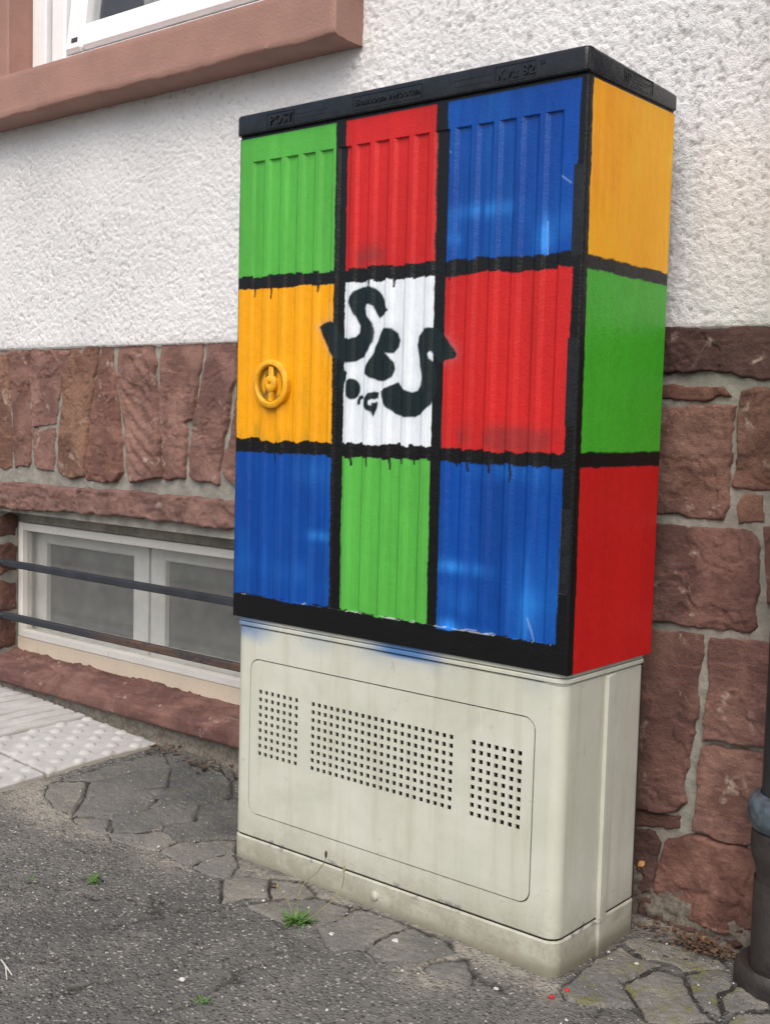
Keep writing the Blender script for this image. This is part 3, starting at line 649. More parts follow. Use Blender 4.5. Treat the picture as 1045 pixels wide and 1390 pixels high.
lowe = sstep(1.672, 1.652, Zq)*(Yq < .28); Yq += .0035*fbm(X*9, Zq*30, 0, 3, 101)*lowe+.0012*fbm(X*6, Zq*8, 0, 3, 103); Zq += lowe*.006*fbm(X*7, X*0, 0, 4, 105)
V = np.stack([X, Yq, Zq], -1).reshape(-1, 3); F = [tuple(f) for f in grid_faces(len(us), len(pp))]
nu, nvv = len(us), len(pp); base = (nu-1)*nvv
cv = len(V); endc = V[base:base+nvv].copy(); endc[:,0] += .006; endc[:,1] += .004*(endc[:,1] < .3); V2 = np.vstack([V, endc])
F += [(base+k, cv+k, cv+k+1, base+k+1) for k in range(nvv-1)]; F.append(tuple(cv+k for k in range(nvv)))
mb = MB(); mb.add(V2, F); mb.build('window_sill', SILLP, house, smooth=True)
UY = .40
mb = MB().box(uw0+.0065, -1.950, UY-.012, UY+.06, 1.77, 2.9, .003); mb.box(-1.9415, -1.880, UY, UY+.065, 1.77, 2.9, .006); mb.box(-1.8795, uw1-.002, UY, UY+.065, 1.768, 1.835, .006); mb.box(uw1-.065, uw1-.002, UY+.001, UY+.064, 1.836, 2.9, .006)
uwin = mb.build('window_frame', UPVC, house)
MB().box(-1.949, -1.9425, UY+.012, UY+.05, 1.77, 2.9).build('seal', DARK, uwin)
tilt = Matrix.Translation((0, UY+.01, 1.832)) @ Matrix.Rotation(math.radians(-7), 4, 'X') @ Matrix.Translation((0, -UY-.01, -1.832))
sx0, sx1 = -1.872, uw1-.07
mb = MB(); mb.box(sx0, sx0+.072, UY-.008, UY+.05, 1.838, 2.8, .008, tilt); mb.box(sx1-.072, sx1, UY-.008, UY+.05, 1.838, 2.8, .008, tilt); mb.box(sx0+.0725, sx1-.0725, UY-.007, UY+.049, 1.8385, 1.908, .008, tilt)
mb.build('sash', UPVC, uwin)
MB().box(sx0+.066, sx1-.066, UY+.018, UY+.024, 1.90, 2.8, 0, tilt).build('pane', GLASS, uwin)
mb = MB(); mb.box(sx0+.030, sx0+.056, UY-.0095, UY-.0083, 1.860, 1.872, 0, tilt); mb.build('maker_plate', PIPEB, uwin)
mb = MB()
for k in range(5): mb.box(sx0+.033+k*.0042, sx0+.0358+k*.0042, UY-.0101, UY-.0096, 1.8635, 1.8635+.002+.003*((k*7) % 3)/2, 0, tilt)
mb.build('maker_lettering', COLLAR, uwin)
cx = np.linspace(sx0+.05, sx0+.30, 60); cz = np.linspace(1.80, 2.9, 2); X, Z = np.meshgrid(cx, cz, indexing='ij')
child('curtain', mesh_np('curtain', np.stack([X, .62+.022*np.sin(X*95)+.01*np.sin(X*41), Z], -1).reshape(-1, 3), grid_faces(60, 2), CURT), uwin)
mb = MB(); mb.add([(-2.3,.47,1.6),(-.6,.47,1.6),(-.6,2.6,1.6),(-2.3,2.6,1.6),(-2.3,.47,3.2),(-.6,.47,3.2),(-.6,2.6,3.2),(-2.3,2.6,3.2)], [(0,1,2,3),(4,7,6,5),(2,6,7,3),(0,3,7,4),(1,5,6,2)])
mb.build('room', ROOMM, house)

# ------------------------------------------------------------------ drainpipe
PC = (.268, .262); dp = empty('drainpipe', (PC[0], PC[1], 0), 'dark drainpipe with zinc collar standing against the sandstone wall', 'drainpipe')
c3 = (PC[0], PC[1], 0)
MB().lathe([(.053,.29),(.053,.6),(.053,1.3),(.053,3.2)], c3, 40).build('upper_pipe', PIPEM, dp, smooth=True)
MB().lathe([(.0545,.304),(.066,.300),(.0715,.292),(.0740,.279),(.0725,.264),(.069,.255),(.0665,.250),(.060,.248)], c3, 48).build('collar', COLLAR, dp, smooth=True)
MB().lathe([(.058,.25),(.0655,.242),(.0655,.215),(.063,.200),(.057,.184),(.0545,.172),(.0565,.160)], c3, 48).build('socket', PIPEB, dp, smooth=True)
MB().lathe([(.0575,.166),(.0585,.158),(.058,.08),(.058,-.03)], c3, 48).build('lower_pipe', PIPEB, dp, smooth=True)
MB().lathe([(.0585,.022),(.074,.030),(.080,.024),(.082,.010),(.080,-.002),(.082,-.03),(.083,-.10)], c3, 48).build('shoe', PIPEB, dp, smooth=True)

# ------------------------------------------------------------------ street cabinet
CW, CD = .75, .277
cab = empty('street_cabinet', (-.375, .14, 0), 'telecom street cabinet painted in coloured squares with black lines on a cream base', 'cabinet')
G_ = (.080, .385, .052); R_ = (.50, .014, .013); B_ = (.001, .052, .290); O_ = (.80, .345, .001); OS_ = (.92, .40, .001); W_ = (.74, .79, .83); K_ = (.006, .0062, .007); GR = (.006, .0145, .016)
def put(C, Gl, k, col, gl): C += (np.asarray(col)-C)*k[:,None]; Gl += (gl-Gl)*k
def col_noise(C, u, v, s, amt): C *= (1+amt*fbm(u*9, v*3, s, 4, 3))[:,None]
# ribbed door
dx = lines((-CW, -.0005, .0016)); dz = lines((.490, .5335, .0016), (.5338, .5342, .0004), (.5345, 1.3465, .0016), (1.3468, 1.3473, .0004), (1.348, 1.3915, .0016))
X, Z = np.meshgrid(dx, dz, indexing='ij'); u, v = X.ravel(), Z.ravel()
ph = ((u+.7145) % .0427); rec = np.minimum(sstep(0, .0065, ph), sstep(.0335, .0265, ph))
rec = rec*((u > -.7145) & (u < -.7145+.0427*16-.006))*((v > .534) & (v < 1.347))
yy = .0045*rec
rn = np.minimum(np.minimum(u+CW, -.0005-u), .012); yy = yy + .0035*(1-np.sqrt(np.clip(1-(1-np.clip(rn/.0035, 0, 1))**2, 0, 1)))
jag = lambda s, a=.0022: a*fbm(u*70, u*0, s, 4, 3)+.0006*vnoise(u*260, u*0, s, 5)+.0022*np.sign(rec-.5)*vnoise(u*40, u*0, s+9, 2)+.0022*vnoise(u*17, u*0, s+3, 6)
jv = lambda s, a=.0015: a*fbm(v*24, v*0, s, 4, 7)+.0006*vnoise(v*220, v*0, s, 8)
skew = (1.391-v)/.85*.006
C = np.tile(np.asarray(K_), (len(u), 1)).astype(float); Gl = np.full(len(u), .22)
cols = [(-.7465, -.505), (-.481, -.284), (-.260, -.013)]; rows = [(1.1365, 1.3905), (.8315, 1.1125), (.5335, .8085)]
lay = [[G_, R_, B_], [O_, W_, R_], [B_, G_, B_]]; gls = {G_: .46, R_: .38, B_: .34, O_: .44, W_: .46}
for r, (z0, z1) in enumerate(rows):
    for c, (xa_, xb_) in enumerate(cols):
        s = r*3+c+1; colr = np.array(lay[r][c])
        l = xa_+(skew if c else 0)+jv(s); rr = xb_+(skew if c < 2 else -skew*1.6)+jv(s+20)
        b = z0+jag(s+40, .003); t_ = z1+(jag(s+60, .0026) if r else 0)
        k = sstep(-.0008, .0008, u-l)*sstep(-.0008, .0008, rr-u)*sstep(-.0010, .0010, v-b)*sstep(-.0010, .0010, t_-v)
        cc = np.tile(colr, (len(u), 1)); n1 = fbm(u*14, v*4, s, 4, 30); n2 = fbm(u*90, v*5, s, 3, 33); n3 = fbm(u*5, v*5, s, 3, 36)
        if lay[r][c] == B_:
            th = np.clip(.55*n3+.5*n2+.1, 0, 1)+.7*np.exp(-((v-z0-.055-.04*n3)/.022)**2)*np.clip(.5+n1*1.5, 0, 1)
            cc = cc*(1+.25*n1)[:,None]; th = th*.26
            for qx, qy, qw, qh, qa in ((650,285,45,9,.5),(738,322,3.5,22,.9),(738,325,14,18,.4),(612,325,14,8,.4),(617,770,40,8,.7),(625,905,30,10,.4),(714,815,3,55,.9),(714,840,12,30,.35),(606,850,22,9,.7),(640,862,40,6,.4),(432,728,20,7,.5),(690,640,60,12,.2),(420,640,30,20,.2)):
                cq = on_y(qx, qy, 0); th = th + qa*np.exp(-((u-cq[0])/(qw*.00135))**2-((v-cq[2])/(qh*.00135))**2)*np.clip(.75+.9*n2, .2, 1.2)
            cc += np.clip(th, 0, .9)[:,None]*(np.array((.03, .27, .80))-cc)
        elif lay[r][c] == O_:
            gk = np.clip(n1*1.6-.25+.8*np.exp(-((v-z0)/.03)**2)*np.clip(n2*2, 0, 1), 0, .55); cc += gk[:,None]*(np.array((.34, .22, .012))-cc); cc *= (1+.12*n2)[:,None]
        elif lay[r][c] == W_:
            cc += np.clip(n2*.9+.05, 0, .25)[:,None]*(np.array((.56, .64, .72))-cc)
        elif lay[r][c] == R_:
            cc *= (1+.22*n1+.12*n2)[:,None]; dk = np.clip(.9*np.exp(-((v-z0-.018)/.018)**2)*np.clip(n1*2.5, 0, 1), 0, .5); cc += dk[:,None]*(np.array((.10, .03, .03))-cc)
        else: cc *= (1+.16*n1+.10*n2)[:,None]
        cc *= (1-.10*rec)[:,None]**0
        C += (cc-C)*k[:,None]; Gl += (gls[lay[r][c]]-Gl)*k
# drips of black
def drip(x, z, ln, wd=.0016):
    k = sstep(.0009, -.0002, np.abs(u-x-.0006*np.sin(v*200))-wd*np.clip(1.2-(z-v)/ln*.5, .4, 1.2))*((v < z) & (v > z-ln)); put(C, Gl, k.astype(float), K_, .25)
for pxl, pyt, pyb in ((344,392,403),(366,392,406),(431,388,396),(533,380,390),(500,384,390),(371,610,628),(475,618,632),(497,620,634),(527,622,638),(545,624,630),(634,624,640),(618,624,634),(663,626,642),(692,626,655),(724,627,635),(610,372,380),(560,624,631),(350,608,616)):
    a = on_y(pxl, pyt, 0); b = on_y(pxl, pyb, 0); drip(a[0], a[2]+.006, a[2]-b[2]+.006, .0015)
# ragged rib ends at the bottom line: light glints painted as pale flecks
k = ((np.abs(v-.5345-jag(90)*.5) < .0009) & (vnoise(u*75, u*0, 3, 4) > .22) & (u < -.03) & (u > -.735)).astype(float); put(C, Gl, k*.6, (.45, .48, .46), .5)
# sprayed tag
ZS = lambda pts: [on_y(430+.19139*a, 370+.19139*b, .002)[[0, 2]] for a, b in pts]
tag = [
 [(320,105),(380,102),(430,125),(465,175),(510,265),(440,325),(415,275),(395,235),(370,220),(345,225),(338,250),(355,300),(390,350),(402,420),(395,490),(370,550),(330,600),(270,630),(200,637),(150,622),(105,580),(70,520),(30,430),(15,385),(50,360),(110,345),(135,370),(155,420),(185,460),(230,472),(270,460),(300,430),(305,380),(280,320),(245,260),(230,215),(240,170),(270,130)],
 [(465,395),(530,395),(570,430),(583,480),(570,530),(540,565),(485,572),(515,600),(535,640),(545,690),(525,740),(480,772),(430,770),(380,745),(335,710),(360,650),(400,570),(430,490),(450,420)],
 [(760,400),(720,450),(708,510),(715,580),(728,650),(735,740),(730,800),(710,840),(670,850),(620,830),(590,800),(575,775),(520,800),(450,845),(455,890),(490,950),(550,1000),(620,1025),(690,1025),(750,990),(800,930),(830,850),(840,750),(825,650),(800,610),(790,570),(805,550),(830,580),(850,620),(885,632),(975,605),(985,580),(960,530),(930,480),(890,430),(850,395),(800,388)],
 [(248+51*math.cos(t), 825+72*math.sin(t)) for t in np.linspace(0, 2*math.pi, 20)[:-1]],
 [(280,935),(282,900),(295,875),(315,865),(327,877),(320,892),(305,897),(300,935)],
 [(435,855),(430,895),(400,900),(385,895),(365,910),(365,935),(385,945),(385,925),(427,918),(420,965),(395,1022),(380,990),(350,975),(332,940),(335,895),(360,860),(400,848)],
 [(165,680),(185,690),(216,715),(190,780),(168,840),(150,800)]]
bx = (u > -.56) & (u < -.22) & (v > .85) & (v < 1.125); ii = np.where(bx)[0]; Q = np.stack([u[ii], v[ii]], 1)
Qw = Q + np.stack([fbm(Q[:,0]*60, Q[:,1]*60, 1, 2, 3), fbm(Q[:,0]*60, Q[:,1]*60, 5, 2, 4)], 1)*.0022
dm = np.full(len(Q), -1.0)
for poly in tag: dm = np.maximum(dm, sdf(Qw, ZS(poly)))
halo = np.zeros(len(u)); core = np.zeros(len(u))
lit = (C[ii].sum(1) > .3)
halo[ii] = np.exp(-np.clip(-dm, 0, 1)/.006)*.30*np.clip(.7+.8*fbm(Q[:,0]*150, Q[:,1]*150, 0, 3, 8), 0, 1)*lit
put(C, Gl, halo, (.16, .30, .36), .5)
core[ii] = sstep(-.0022, .0012, dm); put(C, Gl, core, GR, .42)
# scratch lines round the hinge flaps come with the flaps; thin pale lines in the blue
for (a, b, c_, d) in ((762,238,775,248), (715,838,722,872), (741,300,741,345), (610,205,612,207)):
    A = on_y(a, b, 0); Bq = on_y(c_, d, 0); dd = dist_line(np.stack([u, v], 1), [A[[0,2]], Bq[[0,2]]]); put(C, Gl, .6*np.exp(-(dd/.0009)**2), (.30, .48, .75), .4)
dd = dist_line(np.stack([u, v], 1), [on_y(447, 410, 0)[[0,2]], on_y(446, 436, 0)[[0,2]]]); put(C, Gl, .8*sstep(.0022, .001, dd), (.72, .72, .66), .5)
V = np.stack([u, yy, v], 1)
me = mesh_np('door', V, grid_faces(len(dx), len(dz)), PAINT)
def paint_attr(me, C, Gl):
    a = me.attributes.new('paint', 'FLOAT_COLOR', 'POINT'); a.data.foreach_set('color', np.concatenate([np.clip(C, 0, 1), np.ones((len(C), 1))], 1).astype(np.float32).ravel())
    a = me.attributes.new('gloss', 'FLOAT', 'POINT'); a.data.foreach_set('value', Gl.astype(np.float32))
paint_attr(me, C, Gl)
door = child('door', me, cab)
def uchild(o): return o
# side panels
def side(x, sgn, cols3, s0):
    sy = lines((.0005, CD, .002)); sz = lines((.489, 1.3915, .002)); Yg, Zg = np.meshgrid(sy, sz, indexing='ij'); a, b = Yg.ravel(), Zg.ravel()
    C = np.tile(np.asarray(K_), (len(a), 1)).astype(float); Gl = np.full(len(a), .26)
    for r, (z0, z1) in enumerate(((1.1315, 1.40), (.8335, 1.1105), (.480, .8095))):
        s = s0+r; n1 = fbm(a*10, b*3, s, 4, 30); n2 = fbm(a*70, b*4, s, 4, 33); n3 = fbm(a*6, b*6, s, 3, 37)
        l = (.013+.006*(1.39-b)/.9)+.0018*fbm(b*22, b*0, s, 4, 5)+.0007*vnoise(b*200, b*0, s, 6)
        k = sstep(-.0008, .0008, a-l)*sstep(-.0012, .0012, b-z0-.0028*fbm(a*45, a*0, s, 4, 8))*sstep(-.0012, .0012, z1+.0024*fbm(a*45, a*0, s+5, 4, 8)-b)
        cc = np.tile(np.array(cols3[r]), (len(a), 1)); gl = .33
        if r == 0: cc += np.clip(1.3*n2+1.1*n1-.05, 0, .8)[:,None]*(np.array((.90, .52, .002))-cc); cc += np.clip(1.2*n2-.9*n1-.08, 0, .8)[:,None]*(np.array((.86, .28, .001))-cc); gl = .36
        else: cc *= (1+.12*n1+.06*n2)[:,None]; gl = .24 if r == 1 else .34
        C += (cc-C)*k[:,None]; Gl += (gl-Gl)*k
    xo = x - sgn*.003*(1-np.sqrt(np.clip(1-(1-np.clip(np.minimum(a-.0005, CD-a)/.003, 0, 1))**2, 0, 1)))
    F = grid_faces(len(sy), len(sz)); F = F if sgn > 0 else F[:, ::-1]
    me = mesh_np('side_panel', np.stack([xo, a, b], 1), F, PAINT); paint_attr(me, C, Gl); return child('side_panel', me, cab)
side(0.0, 1, [OS_, (.062, .425, .026), (.56, .012, .012)], 3); side(-CW, -1, [W_, O_, G_], 13)
MB().box(-CW+.0030, -.0030, .0085, CD-.001, .4905, 1.3915, .002).build('shell', BLACK, cab)
# hinge flaps at the right edge of the door
for z0, z1 in ((1.128, 1.264), (.874, 1.006), (.616, .746)):
    mb = MB(); mb.box(-.0195, -.0030, -.0006, .006, z0, z1, .0004); mb.build('hinge_flap', BLACK, door)
    mb = MB(); mb.box(-.0203, -.0197, -.0003, .006, z0-.001, z1+.001); mb.box(-.0196, -.006, -.0004, .006, z0-.0010, z0-.0003); mb.build('hinge_gap', (COLLAR if z0 < .7 else DARK), door)
# handle: recessed dish, ring, cross bar with key boss
HC = on_y(366.5, 521, -.006); YEL = simple('yellow_handle_paint', (.72, .34, .008), .42, .18, 60, .0006, 180); OLV = simple('grimy_yellow_paint', (.22, .12, .012), .5, .4, 50, .0006, 180)
hc = (HC[0], 0, HC[2]); RO = .0455
ring = [(RO-.0125,-.002),(RO-.0118,-.0068),(RO-.0095,-.0088),(RO-.0035,-.0086),(RO-.0005,-.0062),(RO,-.002),(RO,.004)]
MB().lathe(ring, hc, 64, 'y').build('handle_ring', YEL, door, smooth=True)
MB().lathe([(.0,.0005),(.020,.0005),(RO-.012,-.0005),(RO-.012,.004)], hc, 48, 'y').build('handle_dish', OLV, door, smooth=True)
mb = MB(); mb.box(hc[0]-.0062, hc[0]+.0062, -.0060, .001, hc[2]-RO+.0125, hc[2]+RO-.0125, .002)
mb.lathe([(.0032,-.0040),(.0034,-.0078),(.006,-.0090),(.0135,-.0080),(.0155,-.0062),(.016,.001)], hc, 32, 'y'); mb.build('handle_bar', YEL, door, smooth=True)
MB().lathe([(0,-.0044),(.0034,-.0044),(.0034,-.001)], hc, 16, 'y').build('key_hole', DARK, door)
# lid
def rslab(mb, x0, x1, y0, y1, prof, r, zslope=0.0):       # prof: list of (inset, z)
    N = None; rings = []
    for ins, z in prof:
        L = rrect(x0+ins, x1-ins, y0+ins, y1-ins, max(r-ins*.6, .001), 6); N = len(L)
        rings.append([(a, b, z - zslope*(b-y0)*(z > 1.40)) for a, b in L])
    V = [p for R in rings for p in R]; F = []
    for k in range(len(rings)-1):
        for i in range(N): j = (i+1) % N; F.append((k*N+i, k*N+j, (k+1)*N+j, (k+1)*N+i))
    F.append(tuple(range(N-1, -1, -1))); F.append(tuple((len(rings)-1)*N+i for i in range(N)))
    mb.add(V, F)
LF = -.007
mb = MB(); rslab(mb, -CW-.003, .003, LF, CD+.004, [(.010,1.3975),(.0015,1.3970),(.0003,1.3985),(.0,1.4000),(.0,1.4285),(.0008,1.4318),(.003,1.4342),(.006,1.4350),(.012,1.4352)], .010, .04); lid = mb.build('lid', BLACK, cab, smooth=True)
MB().box(-CW+.002, -.002, .002, CD-.003, 1.3917, 1.3985).build('lid_neck', BLACK, cab)
MB().box(.0008, .0042, LF-.0012, LF+.012, 1.398, 1.432, .001).build('corner_strip', BLACK, lid)
def text(body, size, loc, rot, name, parent, mat, ext=.0011, sx=1.0, shear=0):
    cu = bpy.data.curves.new('txt', 'FONT'); cu.body = body; cu.size = size; cu.extrude = ext; cu.bevel_depth = .0003; cu.resolution_u = 2; cu.shear = shear; cu.space_character = 1.08
    o = bpy.data.objects.new('txt', cu); COL.objects.link(o); bpy.context.view_layer.update()
    me = bpy.data.meshes.new_from_object(o); bpy.data.objects.remove(o)
    M = Matrix.Translation(loc) @ rot @ Matrix.Diagonal((sx, 1, 1, 1)); me.transform(M); me.materials.append(mat)
    return child(name, me, parent)
RF = Matrix.Rotation(math.radians(90), 4, 'X'); RS = Matrix.Rotation(math.radians(90), 4, 'Z') @ RF
def frame(x0, x1, z0, z1, y, name, parent, t=.0012):
    mb = MB()
    mb.box(x0, x1, y-.0009, y+.002, z1-t, z1); mb.box(x0, x1, y-.0009, y+.002, z0, z0+t); mb.box(x0, x0+t, y-.0008, y+.002, z0+t, z1-t); mb.box(x1-t, x1, y-.0008, y+.002, z0+t, z1-t)
    return mb.build(name, BLACK, parent)
frame(-.672, -.603, 1.4015, 1.4275, LF, 'name_plate', lid); text('POST', .0235, (-.664, LF-.0004, 1.4060), RF, 'lettering', lid, BLACK, .0016, 1.0)
frame(-.462, -.310, 1.4035, 1.4270, LF, 'name_plate', lid); text('Bekleben verboten', .0175, (-.4565, LF-.0004, 1.4105), RF, 'lettering', lid, BLACK, .0015, .98)
frame(-.166, -.090, 1.4025, 1.4280, LF, 'name_plate', lid); text('KVz 82', .0215, (-.1605, LF-.0004, 1.4070), RF, 'lettering', lid, BLACK, .0016, 1.02); text('26', .009, (-.083, LF-.0003, 1.4190), RF, 'lettering', lid, BLACK, .0008)
mb = MB()
for xs, xe, z in ((-.598, -.52, 1.4165), (-.598, -.53, 1.4095), (-.245, -.172, 1.4085), (-.245, -.172, 1.4185)): MB().box(xs, xe, LF-.0006, LF+.002, z, z+.0011).build('raised_line', BLACK, lid)
SX = .003
mb = MB(); y0, y1, z0, z1, t_ = .098, .190, 1.4020, 1.4250, .0012
zz0 = lambda y: -.02*(y-.098)
mb.box(SX-.002, SX+.0009, y0, y1, z1-t_-.001, z1-.001); mb.box(SX-.002, SX+.0009, y0, y1, z0, z0+t_); mb.box(SX-.002, SX+.0008, y0, y0+t_, z0+t_, z1-t_-.001); mb.box(SX-.002, SX+.0008, y1-t_, y1, z0+t_, z1-t_-.001)
for k in range(4): mb.box(SX-.002, SX+.0007, .126, .150+.013*(k % 3)+.008, 1.4055+k*.0045, 1.4078+k*.0045)
mb.build('maker_plate', BLACK, lid)
MB().add(*(lambda n: ([(SX+h, .111+r*math.cos(2*math.pi*i/n), 1.4135+r*math.sin(2*math.pi*i/n)) for r, h in ((.0085,0),(.0085,.001),(.0062,.001),(.0062,0)) for i in range(n)], [(k*n+i, k*n+(i+1) % n, (k+1)*n+(i+1) % n, (k+1)*n+i) for k in range(3) for i in range(n)]))(24)).build('maker_emblem', BLACK, lid)
MB().box(SX-.001, SX+.001, .1095, .1125, 1.4085, 1.4185).build('maker_emblem', BLACK, lid)
# plinth: wrapped wall with rounded corners, front plate with a cut-out, skirt, vent panel, strip
BX0, BX1, BY0, BY1 = -.744, -.006, .006, .271; RC = .022
def wrap(mb, z0, z1, off=0.0, front=True, lip=.003):
    L = rrect(BX0-off, BX1+off, BY0-off, BY1+off, RC, 8); n = len(L)
    # open at the front flat between the two front corners
    i0 = None
    rot = L[-1:]+L[:-1]
    V = []; F = []
    seq = L if front else L
    zs = [(z0+lip, 0.0), (z1-lip, 0.0)]; zs = [(z0, -lip)]+zs+[(z1, -lip)]
    for z, o in zs:
        for a, b in rrect(BX0-off-o, BX1+off+o, BY0-off-o, BY1+off+o, RC, 8): V.append((a, b, z))
    for k in range(len(zs)-1):
        for i in range(n):
            j = (i+1) % n
            if not front and i == n-1: continue
            F.append((k*n+i, k*n+j, (k+1)*n+j, (k+1)*n+i))
    mb.add(V, F)
mb = MB(); wrap(mb, .0615, .4715, 0, False)
xl, xr_ = BX0+RC, BX1-RC
# front frame with rounded opening
PX0, PX1, PZ0, PZ1 = -.7025, -.0555, .1085, .4125
plate(mb, [(xl,.0645),(xr_,.0645),(xr_,.4685),(xl,.4685)], [rrect(PX0, PX1, PZ0, PZ1, .022, 8)[::-1]], BY0, BY0+.009)
mb.add([(xl,BY0,.4685),(xr_,BY0,.4685),(xr_,BY0+.003,.4715),(xl,BY0+.003,.4715),(xl,BY0,.0645),(xr_,BY0,.0645),(xr_,BY0+.003,.0615),(xl,BY0+.003,.0615)], [(0,1,2,3),(4,5,6,7)])
plinth = mb.build('plinth', CREAM, cab, smooth=True)
mb = MB(); wrap(mb, -.08, .0598, .0012); mb.build('skirt', CREAM, plinth, smooth=True)
MB().box(BX0+.004, BX1-.004, BY0+.012, BY1-.004, -.05, .470).build('inner_wall', DARK, plinth)
holes = []
for x0, x1, nx in ((-.6735, -.5785, 7), (-.5355, -.2195, 22), (-.1735, -.0830, 7)):
    for i in range(nx):
        for j in range(9):
            a = x0+(x1-x0)*i/(nx-1); b = .2305+(.3505-.2305)*j/8; h = .0041; holes.append([(a-h,b-h),(a-h,b+h),(a+h,b+h),(a+h,b-h)])
mb = MB(); plate(mb, rrect(PX0+.0022, PX1-.0022, PZ0+.0022, PZ1-.0022, .0200, 8), holes, BY0-.0006, BY0+.0030)
mb.build('vent_panel', CREAM, plinth)
MB().box(BX1-.002, BX1+.0055, .134, .146, -.05, .4700, .0015).build('side_strip', CREAM, plinth)
MB().box(BX1-.002, BX1+.0030, .1463, .162, -.05, .4705, .001).build('side_strip', CREAM, plinth)
bo = on_y(508, 1216, .004); MB().lathe([(0,-.0042),(.006,-.0040),(.0085,-.0020),(.009,.003)], (bo[0], .004, bo[2]), 20, 'y').build('bolt', CREAM, plinth, smooth=True)
mb = MB(); rslab(mb, BX0+.002, BX1-.002, BY0+.002, BY1-.002, [(.004,.470),(.004,.4735)], .020); mb.build('rim_gap', DARK, cab)
mb = MB(); rslab(mb, BX0-.003, BX1+.003, BY0-.003, BY1+.001, [(.001,.4738),(.0,.4748),(.0,.4798),(.001,.4808)], .022); mb.build('rim', CREAM, cab, smooth=True)
mb = MB(); rslab(mb, BX0+.001, BX1-.001, BY0+.001, BY1-.001, [(.003,.4806),(.003,.4822)], .022); mb.build('rim_gap', DARK, cab)
mb = MB(); rslab(mb, BX0-.001, BX1+.001, BY0-.001, BY1+.001, [(.001,.4822),(.0,.4832),(.0,.4890),(.001,.4898)], .020); mb.build('rim', CREAM, cab, smooth=True)
mb = MB(); rslab(mb, BX1-.048, BX1+.0005, BY0-.0005, BY0+.040, [(.001,.4700),(.0,.4720),(.0,.4737)], .020); mb.build('corner_block', CREAM, cab, smooth=True)

# ------------------------------------------------------------------ weeds, litter
def blade(mb, base, ang, ln, wd, lean, curl, lobes=0, n=7):
    d = np.array([math.cos(ang), math.sin(ang), 0]); s = np.array([-math.sin(ang), math.cos(ang), 0]); V = []; F = []
    for k in range(n+1):
        t = k/n; p = np.asarray(base)+d*ln*(t*lean+.1*t*t)+np.array([0,0,ln*((1-lean*.6)*t-curl*t*t)])
        w_ = wd*math.sin(math.pi*min(.97, .12+.86*t))*(1+(.45*math.sin(t*lobes*2*math.pi) if lobes else 0))
        V += [p-s*w_+np.array([0,0,w_*.3]), p, p+s*w_+np.array([0,0,w_*.3])]
    for k in range(n):
        a = 3*k; F += [(a, a+1, a+4, a+3), (a+1, a+2, a+5, a+4)]
    mb.add(V, F)
def tuft(px, py, size, n, label, stalks=()):
    c = on_g(px, py); e = empty('weed', (c[0], c[1], c[2]), label, 'weed', group='weeds in the pavement cracks')
    mb = MB()
    for k in range(n):
        a = random.uniform(0, 2*math.pi); b = (c[0]+random.gauss(0, size*.18), c[1]+random.gauss(0, size*.18), c[2]-.002)
        blade(mb, b, a, size*random.uniform(.5, 1.1), size*random.uniform(.045, .10), random.uniform(.4, 1.0), random.uniform(.15, .55), random.choice((3, 4, 5)), 12)
    mb.build('leaves', LEAFG, e, smooth=True)
    for pts in stalks:
        q = [np.array(p) for p in pts]; ms = MB().tube(q, [.0009]*(len(q)-1)+[.0006], 6); ms.build('stalk', STALK, e, smooth=True)
        ms = MB(); p = q[-1]; ms.tube([p-np.array([0,0,.004]), p, p+np.array([0,0,.006]), p+np.array([0,0,.010])], [.0006,.0022,.0024,.0006], 8); ms.build('bud', DARKP if pts is stalks[0] else STALK, e, smooth=True)
c = on_g(403, 1250)
def fr(px, py, Y): return on_y(px, py, Y)
st1 = [c, fr(405,1215,c[1]+.01), fr(412,1200,c[1]+.03), fr(430,1184,c[1]+.05), fr(441,1170,c[1]+.055), fr(442.5,1162,c[1]+.055)]
st2 = [c+np.array([.01,0,0]), fr(430,1240,c[1]+.01), fr(452,1222,c[1]+.03), fr(464,1205,c[1]+.05), fr(467,1190,c[1]+.05), fr(467,1182,c[1]+.05)]
st3 = [c+np.array([-.01,0,0]), fr(395,1232,c[1]+.01), fr(384,1212,c[1]+.015), fr(377,1206,c[1]+.02)]
tuft(402, 1252, .040, 46, 'largest green weed with thin stalks growing in front of the cabinet base', (st1, st2, st3))
tuft(131, 1196, .032, 22, 'small bright green weed in the open asphalt, left of the cabinet')
tuft(46, 1196, .020, 10, 'tiny green weed near the left edge of the asphalt')
tuft(274, 1360, .022, 9, 'low mossy weed at the bottom edge of the picture')
tuft(44, 1118, .014, 7, 'tiny weed nearest the white tactile tiles')
def curled(mb, p, s, a, up):
    d = np.array([math.cos(a), math.sin(a), 0]); q = np.array([-math.sin(a), math.cos(a), 0]); V = []; n = 5
    for k in range(n+1):
        t = k/n; w_ = s*.38*math.sin(math.pi*min(.96, .06+.9*t)); zc = s*up*(.5-abs(t-.5))*.8
        for m in (-1, 0, 1): V.append(np.asarray(p)+d*s*(t-.5)+q*w_*m+np.array([0, 0, .002+zc+abs(m)*s*.12*up]))
    mb.add(V, [(3*k+j, 3*k+j+1, 3*k+j+4, 3*k+j+3) for k in range(n) for j in (0, 1)])
mb = MB()
for k in range(300):
    t = random.random(); x = .01+.24*t+random.gauss(0, .012); y = .288+random.gauss(0, .013)-.01*t
    if random.random() < .5: x, y = .115+random.gauss(0, .018), .275+random.gauss(0, .015)
    curled(mb, (x, y, gz(x, y)+.002+random.random()*.010), random.uniform(.004, .012), random.uniform(0, 6.3), random.uniform(.2, 1))
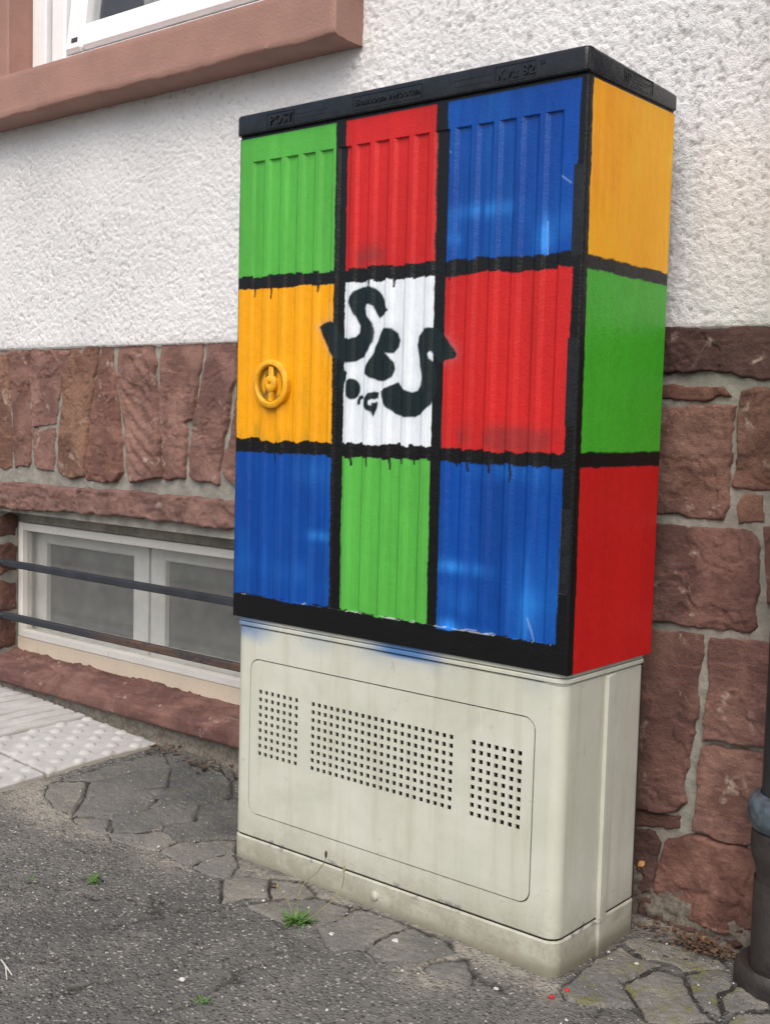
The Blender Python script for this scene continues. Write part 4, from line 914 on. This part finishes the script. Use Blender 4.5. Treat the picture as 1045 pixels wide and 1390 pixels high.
for k in range(150):
    x = random.uniform(-2.2, -.8); y = .285+random.gauss(0, .012); curled(mb, (x, y, gz(x, y)+.003), random.uniform(.004, .014), random.uniform(0, 6.3), random.uniform(.2, 1))
for k in range(45):
    x = random.uniform(-1.35, -1.05); y = .26+random.gauss(0, .02); curled(mb, (x, y, gz(x, y)+.004), random.uniform(.006, .015), random.uniform(0, 6.3), random.uniform(.2, 1))
o = mb.build('leaf_litter', DEAD, None, smooth=True); o['kind'] = 'stuff'; o['label'] = 'brown leaf litter lying along the foot of the wall'; o['category'] = 'leaf litter'
def leaf(px, py, s, label, mat, Y=None):
    p = on_g(px, py) if Y is None else on_y(px, py, Y)
    mb = MB(); curled(mb, (0, 0, 0), s, random.uniform(0, 6), .8); o = mb.build('dry_leaf', mat, None, smooth=True); o.location = p; o['label'] = label; o['category'] = 'leaf'; o['group'] = 'single dry leaves'
    return o
o = leaf(870, 1172, .014, 'yellow curled leaf caught between cabinet and sandstone wall', YLEAF, .285); o.rotation_euler = (1.2, .5, .3)
leaf(32, 966, .022, 'pale brown leaf on the ribbed tactile tile', YLEAF)
leaf(957, 1284, .026, 'orange brown leaf on top of the litter by the drainpipe', YLEAF)
def pebble(px, py, r, label, mat, cat='pebble', name='pebble', group='single stones on the pavement'):
    p = on_g(px, py); mb = MB(); n = 10; pr = [(0.05,0),(.7,.1),(1,.45),(.8,.85),(.35,1.05),(.02,1.08)]
    mb.lathe([(a*r, b*r) for a, b in pr], (0,0,0), n); mb.v = [(x*(1+.25*math.sin(3*y/r+px)), y*(1+.2*math.sin(2*x/r+py)), z) for x, y, z in mb.v]
    o = mb.build(name, mat, None, smooth=True); o.location = (p[0], p[1], p[2]-.001); o['label'] = label; o['category'] = cat; o['group'] = group; return o
pebble(372, 1204, .0075, 'dark red brown pebble at the left foot of the cabinet', DARKP)
pebble(248, 1331, .0055, 'largest white stone on the open asphalt at bottom left', PEB)
pebble(450, 1269, .0050, 'white stone right of the largest weed', PEB)
pebble(537, 1279, .0065, 'white stone on the broken slab in front of the cabinet', PEB)
pebble(864, 1309, .0042, 'round white stone on the mossy slab by the cabinet corner', PEB)
pebble(673, 1343, .0042, 'white stone in the dark crack below the vent panel', PEB)
for a, b, lb in ((748, 1355, 'red and white paint chip nearest the bottom edge below the cabinet corner'), (769, 1346, 'round red paint drop just below the cabinet corner')):
    p = on_g(a, b); mb = MB(); mb.lathe([(0,.0016),(.003,.0016),(.0042,.0008),(.0046,-.002)], (0,0,0), 12); mb.v = [(x*(1+.2*math.sin(a+y*500)), y*.85, z) for x, y, z in mb.v]
    o = mb.build('paint_chip', REDC, None, smooth=True); o.location = (p[0], p[1], p[2]+.003); o['label'] = lb; o['category'] = 'paint chip'; o['group'] = 'red paint chips'
p = on_g(8, 1316); q = on_g(17, 1327); r2 = on_g(10, 1333); s2 = on_g(2, 1306)
mb = MB().tube([s2+np.array([0,0,.004]), p+np.array([0,0,.006]), q+np.array([0,0,.004])], [.0012,.0015,.0010], 7); mb.tube([p+np.array([0,0,.006]), r2+np.array([0,0,.004])], [.0012,.0008], 7)
o = mb.build('twig', TWIG, None, smooth=True); o['label'] = 'pale forked twig at the left edge of the asphalt'; o['category'] = 'twig'
# loose grit
V = []; F = []
for k in range(700):
    x = random.uniform(-2.0, .4); y = random.uniform(-.8, .3)
    if -.76 < x < .01 and y > -.01: continue
    r = random.uniform(.0008, .0022)*(1.6 if random.random() < .1 else 1); z = float(gz(x, y))+.0045; n = len(V); a = random.uniform(0, 6.3); e = random.uniform(.6, 1.3)
    ca, sa = math.cos(a), math.sin(a)
    for dx_, dy_, dz_ in ((1,0,0),(0,1,0),(-1,0,0),(0,-1,0),(.2,.1,.9),(0,0,-.9)): V.append((x+r*(dx_*ca*e-dy_*sa), y+r*(dx_*sa*e+dy_*ca), z+r*dz_))
    F += [tuple(n+i for i in f) for f in ((0,1,4),(1,2,4),(2,3,4),(3,0,4),(1,0,5),(2,1,5),(3,2,5),(0,3,5))]
me = bpy.data.meshes.new('grit'); me.from_pydata(V, [], F); me.materials.append(PEB)
link('grit', me, None, kind='stuff', label='pale loose grit scattered over the asphalt', category='grit')
